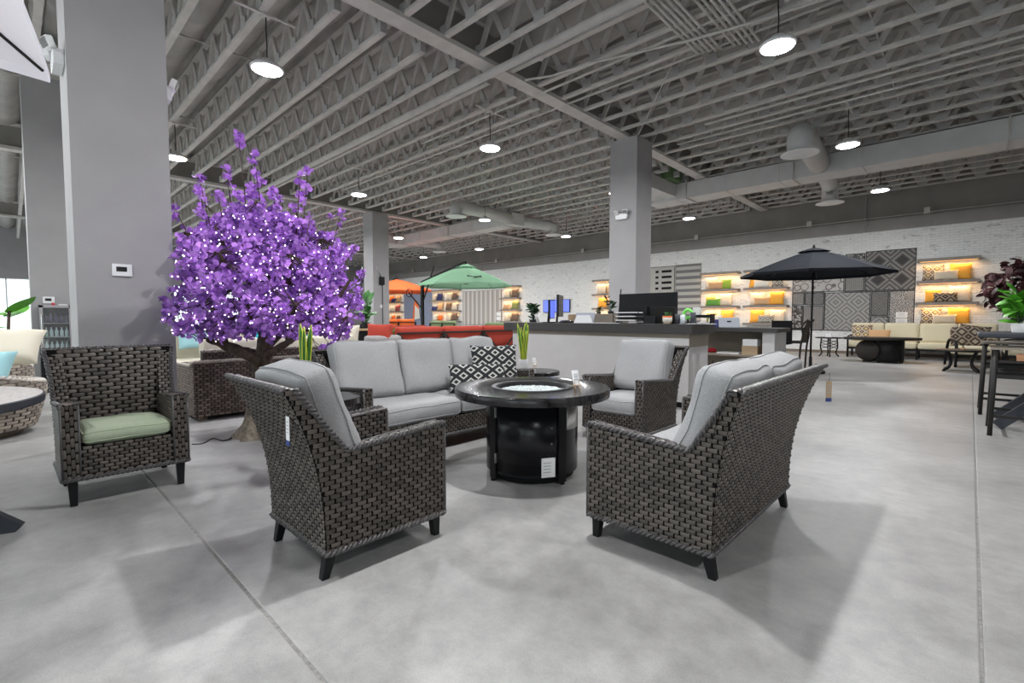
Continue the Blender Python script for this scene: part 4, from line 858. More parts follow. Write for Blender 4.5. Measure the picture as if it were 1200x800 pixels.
# white parasol over the round table
def parasol(name, label, loc, r, ze, zt, m, n=8, rot=0, pole='black', rib='dark_metal', base=True, vent=True, tilt=0, polez=0, sagk=.05, cantilever=None, scoop=.02):
    t = thing(name, label, 'parasol', loc, rot); cv = MB(); K = 6
    def P(a, q):  # q 0 apex..1 edge, sag between ribs
        k = (a/(2*pi/n)) % 1; s = sin(pi*k); rr = r*q*cos(pi/n)/cos(pi/n*(2*k-1))*(1-scoop*s*q); z = zt-(zt-ze)*(.12*q+.88*q**1.25)-sagk*s*q*(1-q)*1.2
        return (rr*cos(a), rr*sin(a), z)
    A = lin(0, 2*pi, n*6); cv.grid(lambda a, q: P(a, q), A, lin(.0, 1, K)); 
    cv.add([p for a in A for p in (P(a, 1), tuple(Vector(P(a, 1))-Vector((0, 0, .05))))], [(2*i, 2*i+2, 2*i+3, 2*i+1) for i in range(n*6)])
    cv.build('canopy', m, t, False, fix=False)
    if vent: MB().grid(lambda a, q: tuple(Vector(P(a, q))+Vector((0, 0, .05-.02*q))), A, [.0, .1, .22]).build('vent', m, t, False, fix=False)
    MB().lathe([(.02, zt+.04), (.03, zt+.06), (.02, zt+.1), (.004, zt+.12)], 12).build('finial', pole, t, True)
    zh = ze-.05+.12
    for k in range(n):
        a = 2*pi*k/n; e = Vector((r*.985*cos(a), r*.985*sin(a), ze-.005)); MB().tube([(0, 0, zt-.02)]+[tuple(Vector(P(a, q))-Vector((0, 0, .018))) for q in (.3, .6, .97)], .009, 5).build('rib', rib, t, True)
        MB().tube([(0, 0, ze+.02), tuple(Vector(P(a, .55))-Vector((0, 0, .02)))], .007, 5).build('strut', rib, t)
    if not cantilever:
        MB().tube([(0, 0, polez), (0, 0, zt+.04)], .02, 12).build('pole', pole, t, True)
        if base: MB().lathe([(.27, 0), (.28, .02), (.27, .06), (.06, .085), (.035, .09), (.03, .35), (.02, .36)], 32).build('base', 'black', t, True)
    else:
        cx, cy, zp = cantilever; MB().bar((cx, cy, .0), (cx, cy, zp), .08, .08).build('mast', 'black', t); MB().bar((cx, cy, zp-.7), (cx*.72, cy*.72, zt-.0), .05, .04).build('strut_arm', 'black', t)
        MB().bar((cx, cy, zp), (0, 0, zt+.12), .06, .05).build('boom', 'black', t); B(cx-.45, cx+.45, cy-.45, cy+.45, 0, .08).build('base', 'black', t, bevel=.02); B(-.03, .03, -.03, .03, zt-.25, zt+.12).build('hub', 'black', t)
    return t
parasol('parasol', 'white parasol standing beside the round stone-top table', (-2.84, -.80, 0), 1.42, 2.57, 2.95, 'umb_white', n=4, scoop=.13, rot=radians(135), polez=.0, pole='dark_metal', base=True, rib='dark_metal')
# ================================================================ SALES COUNTER
CY, CX0, CX1 = 6.0, -5.72, -2.6
t = thing('sales_counter', 'grey sales counter with thick dark stone-look top', 'counter', (0, 0, 0))
B(CX0, CX1, CY, CY+.62, .08, .955).build('front_panel', 'counter_panel', t); B(CX0+.05, CX1-.05, CY+.05, CY+.6, 0, .08).build('toe_kick', 'black_matte', t)
B(CX0, CX1, CY-.004, CY+.62, .915, .99).build('reveal', 'taupe', t, label='taupe band under the counter top'); B(CX0-.15, CX1+.06, CY-.07, CY+.68, .975, 1.10).build('counter_top', 'counter_top', t, bevel=.004)
B(CX1, CX1+.004, CY, CY+.62, .80, .975).build('end_band', 'taupe', t)
t = thing('counter_desk', 'lower sales desk with open shelf beside the counter', 'desk', (0, 0, 0))
DY = 7.55; DX0, DX1 = -3.05, -2.02
B(DX0-.3, DX1+.05, DY-.05, DY+.62, .97, 1.03).build('desk_top', 'counter_top', t, bevel=.004); B(DX1-.16, DX1, DY, DY+.6, 0, .97).build('side_panel', 'counter_panel', t); B(DX0-.3, DX1-.16, DY+.45, DY+.6, 0, .97).build('back_panel', 'taupe', t); B(DX0-.3, DX1-.16, DY, DY+.45, .60, .63).build('shelf', 'taupe', t); B(DX0-.3, DX1-.16, DY, DY+.45, .05, .08).build('shelf', 'taupe', t)
tag(B(-2.48, -2.26, DY+.05, DY+.3, .63, .76).build('carton', 'cardboard', bevel=.004), 'open cardboard carton on the desk shelf', 'box'); tag(B(-2.47, -2.27, DY+.06, DY+.29, .762, .86).build('paper_pack', 'paper'), 'white paper pack standing on the cardboard carton', 'paper')
tag(B(-2.85, -2.52, DY+.05, DY+.3, .631, .65).build('paper_stack', 'paper'), 'loose white papers on the desk shelf', 'paper'); tag(MB().lathe([(.06, 0), (.07, .02), (.07, .05), (.03, .07)], 16).build('red_bag', 'red_gloss', None, True, loc=(-2.98, DY+.2, .631)), 'small red bag on the desk shelf', 'bag'); tag(MB().lathe([(.05, 0), (.06, .02), (.06, .1), (.02, .14)], 14).build('black_pouch', 'black', None, True, loc=(-3.12, DY+.2, .631)), 'black pouch on the desk shelf', 'pouch')
tag(MB().tube(smooth([(-2.99, DY+.3, .5), (-3.0, DY+.2, .3), (-3.06, DY+.2, .1), (-3.02, DY+.3, .09)]), .006, 5).build('desk_cable', 'black', None, True), 'thin black cable hanging inside the open desk', 'cable')
# things on the counter, at their place along the counter
def on(px, dy=.3, z=1.101): r = ray(px, 380); k = (CY+dy)/r.y; return Vector((r.x*k, CY+dy, z))
def monitor(label, loc, rz, w, h, zc=.32, mm='screen_dark', vert=False):
    t = thing('monitor', label, 'monitor', loc, rz); B(-w/2, w/2, -.02, .015, zc-h/2, zc+h/2).build('screen_shell', 'black', t, bevel=.004); B(-w/2+.01, w/2-.01, -.0215, -.02, zc-h/2+.012, zc+h/2-.012).build('screen', mm, t)
    MB().bar((0, .05, .01), (0, .03, zc), .05, .03).build('stand', 'black', t); MB().lathe([(.12, 0), (.12, .012)], 24, (0, .03, 0)).build('stand_base', 'black', t); return t
p = on(758, .46); monitor('wide black monitor standing on the sales counter', p, pi, .92, .40, .24)
for s in (): pass
p = on(656, .40); monitor('black monitor seen edge-on at the left of the counter', p, radians(118), .46, .36, .28); p = on(646, .10); monitor('thin black customer display in front of the edge-on monitor', p, radians(112), .26, .30, .22, 'screen_blue')
# small stand-base clutter
tag(MB().lathe([(.11, 0), (.12, .015), (.09, .04), (.04, .045)], 20).build('card_terminal', 'black_gloss', None, True, loc=on(664, .12)), 'round black payment terminal base on the counter', 'terminal')
t = thing('tablet_stand', 'silver point-of-sale tablet on a wedge stand', 'tablet', on(684, .15), radians(24)); MB().prism([(-.14, 0), (.14, 0), (.09, .12), (-.09, .12)], -.08, .06).build('wedge', 'white_gloss', t); MB().box(-.15, .15, -.006, .006, 0, .19, xf((0, .03, .02), -.75)).build('tablet', 'grey_plastic', t, bevel=.006)
t = thing('desk_sign', 'white slanted sign at the left end of the counter', 'sign', on(631, .25), radians(110)); MB().box(-.06, .06, -.005, .005, 0, .15, xf(rx=-.35)).build('card', 'paper', t); MB().bar((0, .1, 0), (0, .03, .09), .02, .01).build('prop', 'black', t)
def bush(name, label, loc, n, h, rad, mname, lw, ll, pot=None, seed=1, stem=.0, grp=None, potr=.07, poth=.1, cat='plant', el=(-.2, 1.2)):
    rnd = random.Random(seed); t = thing(name, label, cat, loc, group=grp); z0 = 0
    if pot: MB().lathe([(potr*.8, 0), (potr, poth), (potr*.9, poth), (potr*.85, poth*.85), (0, poth*.85)], 24, cap=False).build('pot', pot, t, True); z0 = poth*.85
    lm = leaf_mesh(ll, lw, mname, .3, 5)
    nst = max(3, n//7)
    for s in range(nst):
        a = rnd.uniform(0, 2*pi); e = Vector((cos(a)*rad*rnd.uniform(.1, .75), sin(a)*rad*rnd.uniform(.1, .75), z0+stem+(h-stem)*rnd.uniform(.55, 1))); b = Vector((cos(a)*.01, sin(a)*.01, z0*.9)); mid = b.lerp(e, .5)+Vector((0, 0, h*.08)); P = smooth([b, mid, e], 4)
        MB().tube(P, [.009*(h/.5)**.5*(1-.6*i/len(P)) for i in range(len(P))], 5).build('stem', 'bark' if stem else 'leaf_dark', t, True)
        for k in range(n//nst+1):
            q = rnd.uniform(.35 if stem else .2, 1); p = P[min(len(P)-1, int(q*len(P)))]; link(lm, 'leaf', t, p, (rnd.uniform(*el), rnd.uniform(-.5, .5), rnd.uniform(0, 6.28)), [rnd.uniform(.7, 1.15)]*3)
    return t
bush('potted_fern', 'dark green potted plant at the left end of the counter', on(625, .5), 60, .30, .15, 'leaf_dark', .035, .11, 'black', 3, potr=.08, poth=.05)
tag(B(-5.1, -4.72, CY+.75, CY+.95, .0, 1.24).build('display_cabinet', 'wood', bevel=.004), 'light wood cabinet behind the counter near the blue screen', 'cabinet'); tag(B(-4.62, -4.02, CY+.75, CY+.95, .0, 1.25).build('display_cabinet', 'taupe', bevel=.004), 'taupe cabinet holding a plant behind the counter', 'cabinet')
bush('potted_plant', 'small leafy plant on the taupe cabinet behind the counter', (-4.3, CY+.85, 1.25), 22, .22, .13, 'leaf_dark', .03, .1, 'black', 5, potr=.05, poth=.04); bush('potted_plant', 'low trailing plant on the taupe cabinet corner behind the counter', (-4.53, CY+.85, 1.25), 12, .09, .08, 'leaf_dark', .022, .07, 'black', 6, potr=.04, poth=.03)
t = thing('document_tray', 'black mesh document tray full of papers on the counter', 'tray', on(738, .16))
for k in range(3): MB().box(-.2, .2, -.12, .12, .03+.055*k, .037+.055*k).build('tray_level', 'black', t); B(-.17, .15, -.11, .1, .038+.055*k, .052+.055*k).build('papers', 'paper', t)
for x in (-.2, .2):
    for y in (-.12, .12): MB().bar((x, y, 0), (x, y, .18), .008).build('tray_post', 'black', t)
t = thing('desk_phone', 'black desk phone with handset on the counter', 'phone', on(762, .12), radians(20)); MB().prism([(-.1, 0), (.1, 0), (.1, .03), (-.1, .11)], -.08, .08, 'x').build('base', 'black', t); MB().tube([(-.09, .07, .12), (-.07, -.03, .12), (-.085, -.11, .06)], .018, 8).build('handset', 'black_gloss', t, True)
t = thing('laptop', 'open dark laptop standing behind the small planter', 'laptop', on(781, .28), radians(10)); B(-.17, .17, -.12, .12, 0, .014).build('keyboard_base', 'dark_metal', t); MB().box(-.17, .17, -.006, .006, 0, .22, xf((0, -.12, .012), .25)).build('lid', 'dark_metal', t)
t = bush('succulent_planter', 'small succulent in cream and orange striped planter', on(782, .06), 14, .07, .04, 'leaf', .012, .05, None, 8); MB().lathe([(.045, 0), (.05, .005), (.05, .018)], 20).build('wooden_foot', 'wood', t, True); MB().lathe([(.052, .018), (.062, .03), (.062, .105), (.05, .105), (.05, .09), (0, .09)], 24, cap=False).build('pot', 'pale', t, True); MB().lathe([(.0625, .085), (.0628, .09), (.0628, .1), (.0625, .104)], 24, cap=False).build('pot_band', 'cushion_orange', t, True)
for c in t.children:
    if c.name.startswith(('stem', 'leaf')): c.location.z += .085
t = thing('tape_dispenser', 'lime green ring holder standing on the counter', 'holder', on(806, .2)); m = MB(); m.tube([(.055*cos(a), 0, .13+.055*sin(a)) for a in lin(0, 2*pi, 20)], .022, 8); m.build('ring', 'lime_plastic', t, True); MB().lathe([(.04, 0), (.04, .02), (.012, .03), (.012, .09)], 16).build('foot', 'black', t, True)
for px, h, mm in ((794, .13, 'slate'), (800, .12, 'bottle_clear'), (812, .15, 'slate')): tag(MB().lathe([(.03, 0), (.034, .004), (.034, h), (.03, h), (.028, .01)], 16, cap=False).build('pen_cup', mm, None, True, loc=on(px, .12)), {'slate': 'dark grey', 'bottle_clear': 'pale'}[mm]+(' tall' if h > .14 else '')+' pen cup on the right end of the counter', 'cup')
t = thing('price_board', 'small white sign card on the right end of the counter', 'sign', on(816, .35)); B(-.05, .05, -.004, .004, .12, .22).build('card', 'paper', t); MB().tube([(0, 0, 0), (0, 0, .12)], .004, 5).build('rod', 'steel', t); MB().lathe([(.03, 0), (.03, .01)], 12).build('foot', 'steel', t)
t = thing('letter_rack', 'black open letter rack on the right end of the counter', 'rack', on(823, .3)); 
for x in (-.13, .13): B(x-.01, x+.01, -.06, .06, 0, .13).build('rack_side', 'black', t)
B(-.13, .13, .03, .04, .08, .12).build('rack_rail', 'black', t); B(-.13, .13, -.06, .06, 0, .01).build('rack_floor', 'black', t); B(-.11, .1, -.05, .02, .011, .02).build('papers', 'paper', t)
for px, w_, d in ((708, .1, .1), (716, .14, .05), (700, .08, .12), (817, .13, .08), (829, .1, .1)): tag(MB().box(-w_, w_, -.05, .05, 0, .006, xf(rz=random.uniform(-.4, .4))).build('loose_papers', 'paper', None, loc=on(px, d)), 'loose white papers spread near the %s of the counter' % ('letter rack' if px > 800 else 'document tray'), 'paper', 'papers on the counter %s' % ('end' if px > 800 else 'middle'))
t = thing('antenna', 'thin black aerial behind the wide monitor', 'antenna', on(724, .5)); MB().bar((0, 0, .0), (.05, 0, .52), .012, .012).build('rod', 'black', t); MB().lathe([(.03, 0), (.03, .02)], 10).build('foot', 'black', t)
t = thing('desk_tablet', 'grey tablet propped on the lower desk', 'tablet', (-2.72, DY+.2, 1.031), radians(25)); MB().box(-.15, .15, -.006, .006, 0, .17, xf(rx=-.5)).build('screen_shell', 'grey_plastic', t); MB().bar((0, .13, 0), (0, .03, .1), .06, .01).build('prop', 'black', t)
t = thing('card_reader', 'black card reader beside the grey tablet', 'card reader', (-2.93, DY+.2, 1.031), radians(25)); MB().box(-.05, .05, -.02, .02, 0, .13, xf(rx=-.5)).build('body', 'navy', t); B(-.04, .04, -.0, .08, 0, .02).build('foot', 'black', t)
# ================================================================ NORTH WALL: SHELVES, PILLOWS, RUGS
ZS = (2.93, 2.28, 1.64, 1.0); SD = .36
lled = bpy.data.lights.new('led', 'AREA'); lled.shape = 'RECTANGLE'; lled.size = 1.25; lled.size_y = .03; lled.energy = LED_W; lled.color = (1, .62, .30)
def shelf_unit(label, x0, x1, tiers=4):
    t = thing('wall_shelf', label, 'shelf', ((x0+x1)/2, YN, 0)); h = (x1-x0)/2
    for k, z in enumerate(ZS[:tiers]):
        b = B(-h, h, -SD, 0, z-.085, z).build('board', 'shelf', t)
        if k < 3:
            B(-h+.06, h-.06, -.20, -.175, z-.095, z-.086).build('led_strip', 'led', b); l = bpy.data.objects.new('led_light', lled); COL.objects.link(l); l.parent = b; l.location = (0, -.19, z-.10); l.scale = (h/.68, 1, 1)
    return t
TN = {1: 'top', 2: 'middle', 3: 'bottom'}
SZ = {'sq': (.48, .48), 'lum': (.54, .29), 'sm': (.38, .37)}
CN = {'gold': 'golden yellow', 'tan': 'tan', 'beige': 'beige', 'lime': 'lime green', 'grass': 'grass green', 'ikat': 'diamond patterned', 'ikat_mono': 'black and white diamond', 'linen': 'linen', 'pale': 'pale', 'navy': 'navy', 'brown': 'brown', 'cushion_orange': 'orange', 'plum': 'plum red', 'olive': 'olive', 'cushion_grey': 'grey', 'ikat_dark': 'dark diamond patterned'}
def fill(unit, cx, spec, uname):
    for tier, row in spec.items():
        seen = {}
        for (dx, kind, mm, dep) in row:
            w_, h_ = SZ[kind]; nm = {'sq': 'square', 'lum': 'lumbar', 'sm': 'small'}[kind]
            ang = 78 if kind != 'lum' else 72
            y = YN-.135-.085*dep
            pillow('%s %s pillow on the %s shelf %s' % (CN[mm], nm, TN[tier], uname), mm, w_, h_, (cx+dx, y, ZS[tier]+h_/2*sin(radians(ang))+.005), (radians(ang), 0, random.uniform(-.1, .1)), 'pillows on the wall shelves', t=.13, seed=random.randint(0, 99), n=6)
uA = shelf_unit('lit wall shelf beside the striped rugs', -7.75, -6.33); uB = shelf_unit('lit wall shelf beside the patterned rugs', -6.12, -4.66); uR = shelf_unit('lit wall shelf above the cream sectional', -1.22, .16)
uM = shelf_unit('lit wall shelf half hidden by the square column', -12.8, -11.4); uL2 = shelf_unit('lit wall shelf right of the vertical striped rug', -18.9, -17.55); uL3 = shelf_unit('wide lit wall shelf behind the green parasol', -25.4, -22.55); uL4 = shelf_unit('lit wall shelf under the orange parasol', -31.3, -28.8)
fill(uA, -7.04, {1: [(-.32, 'sq', 'beige', 0), (.25, 'sm', 'lime', .6), (-.12, 'lum', 'tan', 1.6)], 2: [(-.35, 'sm', 'gold', .2), (.22, 'sq', 'beige', 0), (-.2, 'lum', 'grass', 1.6)], 3: [(-.3, 'sm', 'olive', .3), (.28, 'sq', 'gold', 0), (-.1, 'lum', 'pale', 1.6)]}, 'beside the striped rugs')
fill(uB, -5.39, {1: [(-.35, 'sq', 'gold', 0), (.38, 'sm', 'ikat_mono', .8), (-.12, 'lum', 'pale', 1.6)], 2: [(-.3, 'sq', 'beige', 0), (.36, 'sq', 'gold', .5), (-.1, 'lum', 'tan', 1.6)], 3: [(-.3, 'sq', 'gold', 0), (.38, 'sq', 'beige', .2), (.05, 'lum', 'ikat_mono', 1.7)]}, 'beside the patterned rugs')
fill(uR, -.53, {1: [(-.33, 'sq', 'ikat', 0), (.27, 'sq', 'gold', .2), (-.03, 'lum', 'linen', 1.6)], 2: [(-.3, 'sm', 'gold', .2), (.27, 'sq', 'beige', 0), (-.03, 'lum', 'ikat_dark', 1.6)], 3: [(-.33, 'sq', 'ikat', 0), (.27, 'sq', 'gold', .2), (-.03, 'lum', 'linen', 1.6)]}, 'above the cream sectional')
fill(uM, -12.1, {1: [(-.3, 'sq', 'beige', 0), (.2, 'sm', 'tan', .6)], 2: [(-.25, 'sq', 'gold', 0), (.25, 'sm', 'tan', .6)], 3: [(-.3, 'sm', 'beige', 0), (.25, 'sm', 'lime', .6)]}, 'behind the square column')
fill(uL2, -18.2, {1: [(-.3, 'sq', 'linen', 0), (.32, 'sq', 'brown', .5)], 2: [(-.32, 'lum', 'tan', .8), (.3, 'sq', 'olive', .2)], 3: [(-.3, 'sq', 'linen', 0), (.3, 'sq', 'brown', .4)]}, 'right of the vertical striped rug')
fill(uL3, -24.0, {1: [(-1.1, 'sm', 'beige', 0), (-.5, 'sq', 'navy', .4), (.45, 'sq', 'linen', 0), (1.0, 'sq', 'brown', .5)], 2: [(-1.0, 'lum', 'navy', .8), (-.5, 'sq', 'tan', 0), (.35, 'sq', 'brown', .2), (.95, 'sq', 'beige', 0)], 3: [(-1.0, 'sm', 'pale', .3), (-.45, 'sm', 'cushion_orange', .5), (.4, 'sq', 'linen', 0), (1.0, 'sq', 'brown', .5)]}, 'behind the green parasol')
fill(uL4, -30.0, {1: [(-.1, 'sq', 'cushion_orange', 0), (.25, 'lum', 'navy', .9), (.75, 'sq', 'tan', 0)], 2: [(-.05, 'sm', 'pale', .3), (.65, 'sq', 'plum', .2)], 3: [(.1, 'sm', 'cushion_orange', .3), (.75, 'sm', 'brown', .3)]}, 'under the orange parasol')
def rug(label, x0, x1, z0, z1, mm, d=.015):
    t = thing('wall_rug', label, 'rug', ((x0+x1)/2, YN-.002, (z0+z1)/2)); w_ = (x1-x0)/2-.002; h_ = (z1-z0)/2-.002
    B(-w_, w_, -d, 0, -h_, h_).build('rug_body', mm, t); m = MB(); e = .022
    m.box(-w_, w_, -d-.006, -d, -h_, -h_+e).box(-w_, w_, -d-.006, -d, h_-e, h_).box(-w_, -w_+e, -d-.006, -d, -h_, h_).box(w_-e, w_, -d-.006, -d, -h_, h_); m.build('binding', 'taupe' if mm in ('rug_bars', 'rug_vert') else 'dark_metal', t)
    return t
r1 = rug('cream rug with black block stripes hung beside the column', -10.05, -8.92, .85, 3.34, 'rug_cream'); 
for k in range(10):
    z = -1.08+.235*k
    for xa, xb in ((-.3, -.16), (-.02, .42)): B(xa, xb, -.02, -.015, z-.05, z+.05).build('woven_block', 'black_matte', r1)
    B(-.16, -.02, -.0195, -.015, z+.06, z+.13).build('woven_block', 'cushion_grey', r1)
rug('cream rug with grey horizontal stripes hung on the white brick', -8.9, -7.82, .85, 3.36, 'rug_bars')
rug('pale scroll patterned rug on the brick wall', -4.58, -3.06, 2.06, 3.24, 'rug_scroll'); rug('small dotted rug above the tiled rug', -3.05, -2.52, 2.52, 3.27, 'rug_dots'); rug('small dark tile patterned rug beside the medallion rug', -3.05, -2.52, 2.04, 2.51, 'rug_tile'); rug('large grey medallion rug on the brick wall', -2.51, -1.25, 2.04, 3.31, 'rug_medallion')
rug('little rosette patterned rug under the scroll rug', -4.58, -4.2, 1.62, 2.05, 'rug_tile'); rug('plain speckled grey rug under the scroll rug', -4.19, -3.61, 1.62, 2.05, 'rug_small'); rug('narrow dark dotted rug near the lit shelf', -4.58, -4.25, .75, 1.6, 'rug_dots'); rug('square dark tile rug under the speckled grey rug', -4.24, -3.61, .75, 1.6, 'rug_tile')
rug('large grey diamond lattice rug on the brick wall', -3.6, -2.34, .75, 2.03, 'rug_diamond'); rug('narrow dark grey rug with central rosette', -2.33, -1.88, 1.24, 2.03, 'rug_small'); rug('short light grey rug under the rosette rug', -2.33, -1.88, .78, 1.23, 'rug_diamond'); rug('black and white spotted rug behind two white cards', -1.87, -1.25, .78, 2.03, 'rug_spot')
for k in range(2):
    t = thing('price_card', '%s white price card on the spotted rug' % ('upper', 'lower')[k], 'card', (-1.55, YN-.026, 1.27-.2*k)); B(-.14, .14, -.004, 0, -.09, .09).build('card', 'paper', t)
    for i in range(3): B(-.09, .07+.01*i, -.006, -.004, .035-.035*i, .045-.035*i).build('printed_line', 'print', t)
rug('tall rug with vertical brown and cream stripes', -22.4, -19.05, .75, 2.78, 'rug_vert', .03)
for k in range(2): tag(B(-19.45, -19.1, YN-.06, YN-.05, 1.05+.25*k, 1.25+.25*k).build('price_card', 'paper'), '%s price card on the vertical striped rug' % ('lower', 'upper')[k], 'card')
tag(B(-28.7, -25.5, YN-.05, YN-.002, .3, 3.0).build('partition', 'blue_wall'), 'grey blue partition board behind the cantilever parasol', 'partition')
t = thing('wall_screen', 'wall mounted screen showing blue', 'screen', (-15.14, YN-.002, 1.78)); B(-.85, .85, -.07, 0, -.32, .32).build('housing', 'black', t); B(-.83, .83, -.073, -.07, -.3, .3).build('screen', 'screen_blue', t)
m = MB()
for a, mm in ((0, 'cushion_orange'),): pass
t = thing('folded_throw', 'orange and white throw draped on the blue display panel', 'throw', (-27.2, YN-.06, 1.75)); MB().add([(-.45, 0, -.62), (-.1, -.1, -.7), (.0, -.12, .3), (-.05, -.04, .72), (-.3, -.02, .3)], [(0, 1, 2, 4), (4, 2, 3)]).build('orange_side', 'cushion_orange', t); MB().add([(.0, -.12, .3), (-.1, -.1, -.7), (.4, -.02, -.6), (.32, -.02, .0)], [(0, 1, 2, 3)]).build('white_side', 'pale', t); MB().add([(-.05, -.04, .72), (.0, -.12, .3), (.32, -.02, .0), (.2, -.02, .4)], [(0, 1, 2, 3)]).build('orange_side', 'cushion_orange', t)
# ================================================================ MIDDLE: RED SOFA, PARASOLS, GREEN SEATING
def frame_sofa(name, label, x, y0, y1, cm, fm, n, hb=.86, faces=1, cat='sofa', seat=.42, depth=.85, rz=0, braces=True, gr=None):
    """metal frame sofa; back rail at local x=0, seat towards local -x*faces; length along y"""
    t = thing(name, label, cat, (x, (y0+y1)/2, 0), rz, gr); L = (y1-y0)/2; s = -faces
    MB().bar((0, -L, hb), (0, L, hb), .05, .035).build('top_rail', fm, t); MB().bar((0, -L, .3), (0, L, .3), .05, .04).build('lower_rail', fm, t); MB().bar((s*depth, -L, .3), (s*depth, L, .3), .05, .04).build('front_rail', fm, t)
    for y in (-L, L):
        MB().bar((0, y, 0), (0, y, hb), .05, .05).build('leg', fm, t); MB().bar((s*depth, y, 0), (s*depth, y, .6), .05, .05).build('leg', fm, t); MB().bar((0, y, .6), (s*depth, y, .6), .06, .03).build('arm', fm, t); MB().bar((0, y, .3), (s*depth, y, .3), .04, .04).build('side_rail', fm, t)
    for k in range(n):
        ya = -L+2*L*k/n; yb_ = -L+2*L*(k+1)/n
        if braces:
            MB().bar((0, ya, hb-.02), (0, (ya+yb_)/2, .32), .03, .03).build('brace', fm, t); MB().bar((0, yb_, hb-.02), (0, (ya+yb_)/2, .32), .03, .03).build('brace', fm, t)
        if k: MB().bar((0, ya, .3), (0, ya, hb), .05, .05).build('back_post', fm, t)
        cush('seat_cushion', cm, t, (depth-.08, 2*L/n-.02, .15), (s*(depth/2+.02), (ya+yb_)/2, seat-.03), seed=k+3, piping=False, n=8); cush('back_cushion', cm, t, (.52, 2*L/n-.02, .17), (s*.13, (ya+yb_)/2, hb-.13), (0, radians(90-s*10), 0), seed=k+7, piping=False, n=8)
    return t
frame_sofa('patio_sofa', 'long red cushioned sofa with dark metal back seen from behind', -8.5, 5.5, 9.1, 'cushion_red', 'bronze', 3, hb=.86)
frame_sofa('patio_sofa', 'red cushioned sofa facing the long red sofa', -11.5, 6.5, 8.3, 'cushion_red', 'bronze', 2, hb=.84, faces=-1)
pillow('bright red square pillow on the armchair left of the long red sofa', 'cushion_red', .44, .44, (-7.6, 4.52, .86), (radians(76), 0, radians(42)), seed=31); 
frame_sofa('patio_armchair', 'dark metal armchair holding the bright red pillow', -7.42, 4.2, 4.9, 'fluff', 'bronze', 1, hb=.74, cat='armchair', depth=.62, braces=False)
t = thing('firepit_box', 'black square planter box beside the long red sofa', 'planter', (-9.2, 5.12, 0)); B(-.3, .3, -.28, .28, 0, .92).build('box', 'black', t); B(-.33, .33, -.31, .31, .92, .96).build('rim', 'wood', t); B(.301, .306, -.03, .03, .45, .7).build('label_card', 'paper', t)
bush('leafy_plant', 'leafy plant on the black planter box', (-9.25, 5.15, .96), 40, .42, .3, 'leaf', .05, .22, 'black', 12, potr=.12, poth=.1); bush('boxwood_ball', 'small round green plant near the long red sofa', (-9.6, 6.1, .74), 60, .16, .09, 'leaf_bright', .012, .05, 'white', 14, potr=.05, poth=.05)
t = thing('low_table', 'dark coffee table between the two red sofas', 'table', (-9.9, 6.9, 0)); B(-.35, .35, -1.1, 1.1, .68, .72).build('top', 'wood_dark', t)
for x in (-.3, .3):
    for y in (-1, 1): B(x-.03, x+.03, y-.03, y+.03, 0, .68).build('leg', 'bronze', t)
tag(MB().lathe([(.05, 0), (.06, .05), (.05, .12), (.03, .13)], 14).build('vase', 'white_gloss', None, True, loc=(-9.9, 6.9, .72)), 'small white vase on the dark coffee table', 'vase')
# black dining set with wooden jars, behind the wicker sofa end
t = thing('display_table', 'black dining table with wooden containers behind the sectional', 'table', (-8.3, 3.75, 0)); B(-.35, .35, -.45, .45, .75, .79).build('top', 'black', t)
for x in (-.3, .3):
    for y in (-.4, .4): B(x-.03, x+.03, y-.03, y+.03, 0, .75).build('leg', 'black', t)
for dy, mm, h in ((-.3, 'wood', .16), (-.05, 'steel', .15), (.25, 'linen', .22)): tag(MB().lathe([(.07, 0), (.075, .01), (.075, h), (.06, h+.01)], 18).build('canister', mm, None, True, loc=(-8.2, 3.75+dy, .79)), {'wood': 'light wood', 'steel': 'silver', 'linen': 'cream'}[mm]+' canister on the black dining table', 'canister')
for yy in (3.2, 3.75):
    t = thing('black_chair', 'black sling chair at the black dining table %s' % ('beside the teal striped pillow' if yy < 3.5 else 'beside the red pillow'), 'chair', (-7.38, yy, 0)); MB().box(-.02, .02, -.22, .22, .42, .94, xf(ry=-.12)).build('backrest', 'black_matte', t); B(-.45, .0, -.22, .22, .40, .44).build('seat', 'black_matte', t)
    for x in (-.42, -.02):
        for y in (-.2, .2): B(x-.015, x+.015, y-.015, y+.015, 0, .4).build('leg', 'black', t)
bush('leafy_plant', 'upright paddle-leaf plant in front of the far column', (-10.55, 5.95, 0), 6, .98, .1, 'leaf', .08, .30, 'white', 22, potr=.14, poth=.85, el=(.9, 1.4))
parasol('cantilever_parasol', 'green cantilever parasol over the red seating', (-11.35, 9.8, 0), 1.46, 2.20, 2.80, 'umb_green', 8, radians(12), cantilever=(-1.15, -.72, 2.30))
parasol('cantilever_parasol', 'orange cantilever parasol beside the far column', (-18.1, 11.7, 0), 1.75, 2.34, 2.86, 'umb_orange', 4, radians(20), cantilever=(-1.5, 1.1, 2.6), vent=False)
t = [o for o in bpy.data.objects if o.name.startswith('cantilever_parasol') and 'green' in o.get('label', '')][0]
for i in range(9):
    a0 = radians(-40.8-12+3+2.6*i); q_ = .80-.012*abs(i-4); z_ = 2.80-.6*(.12*q_+.88*q_**1.25); rr_ = 1.46*q_*.955
    MB().box(-.004, .012, -.022, .022, -.012-.01*(i % 3), .012+.012*((i+1) % 2), xf((rr_*cos(a0), rr_*sin(a0), z_+.012), 0, -.9, a0)).build('printed_script', 'black_matte', t)
MB().tube([(-1.45+.12*cos(a), -1.0+.02, 1.95+.12*sin(a)) for a in lin(0, 2*pi, 16)], .014, 6).build('crank_ring', 'black', t, True); MB().bar((-1.15, -.72, 1.45), (-1.45, -1.0, 1.95), .05, .04).build('crank_arm', 'black', t)
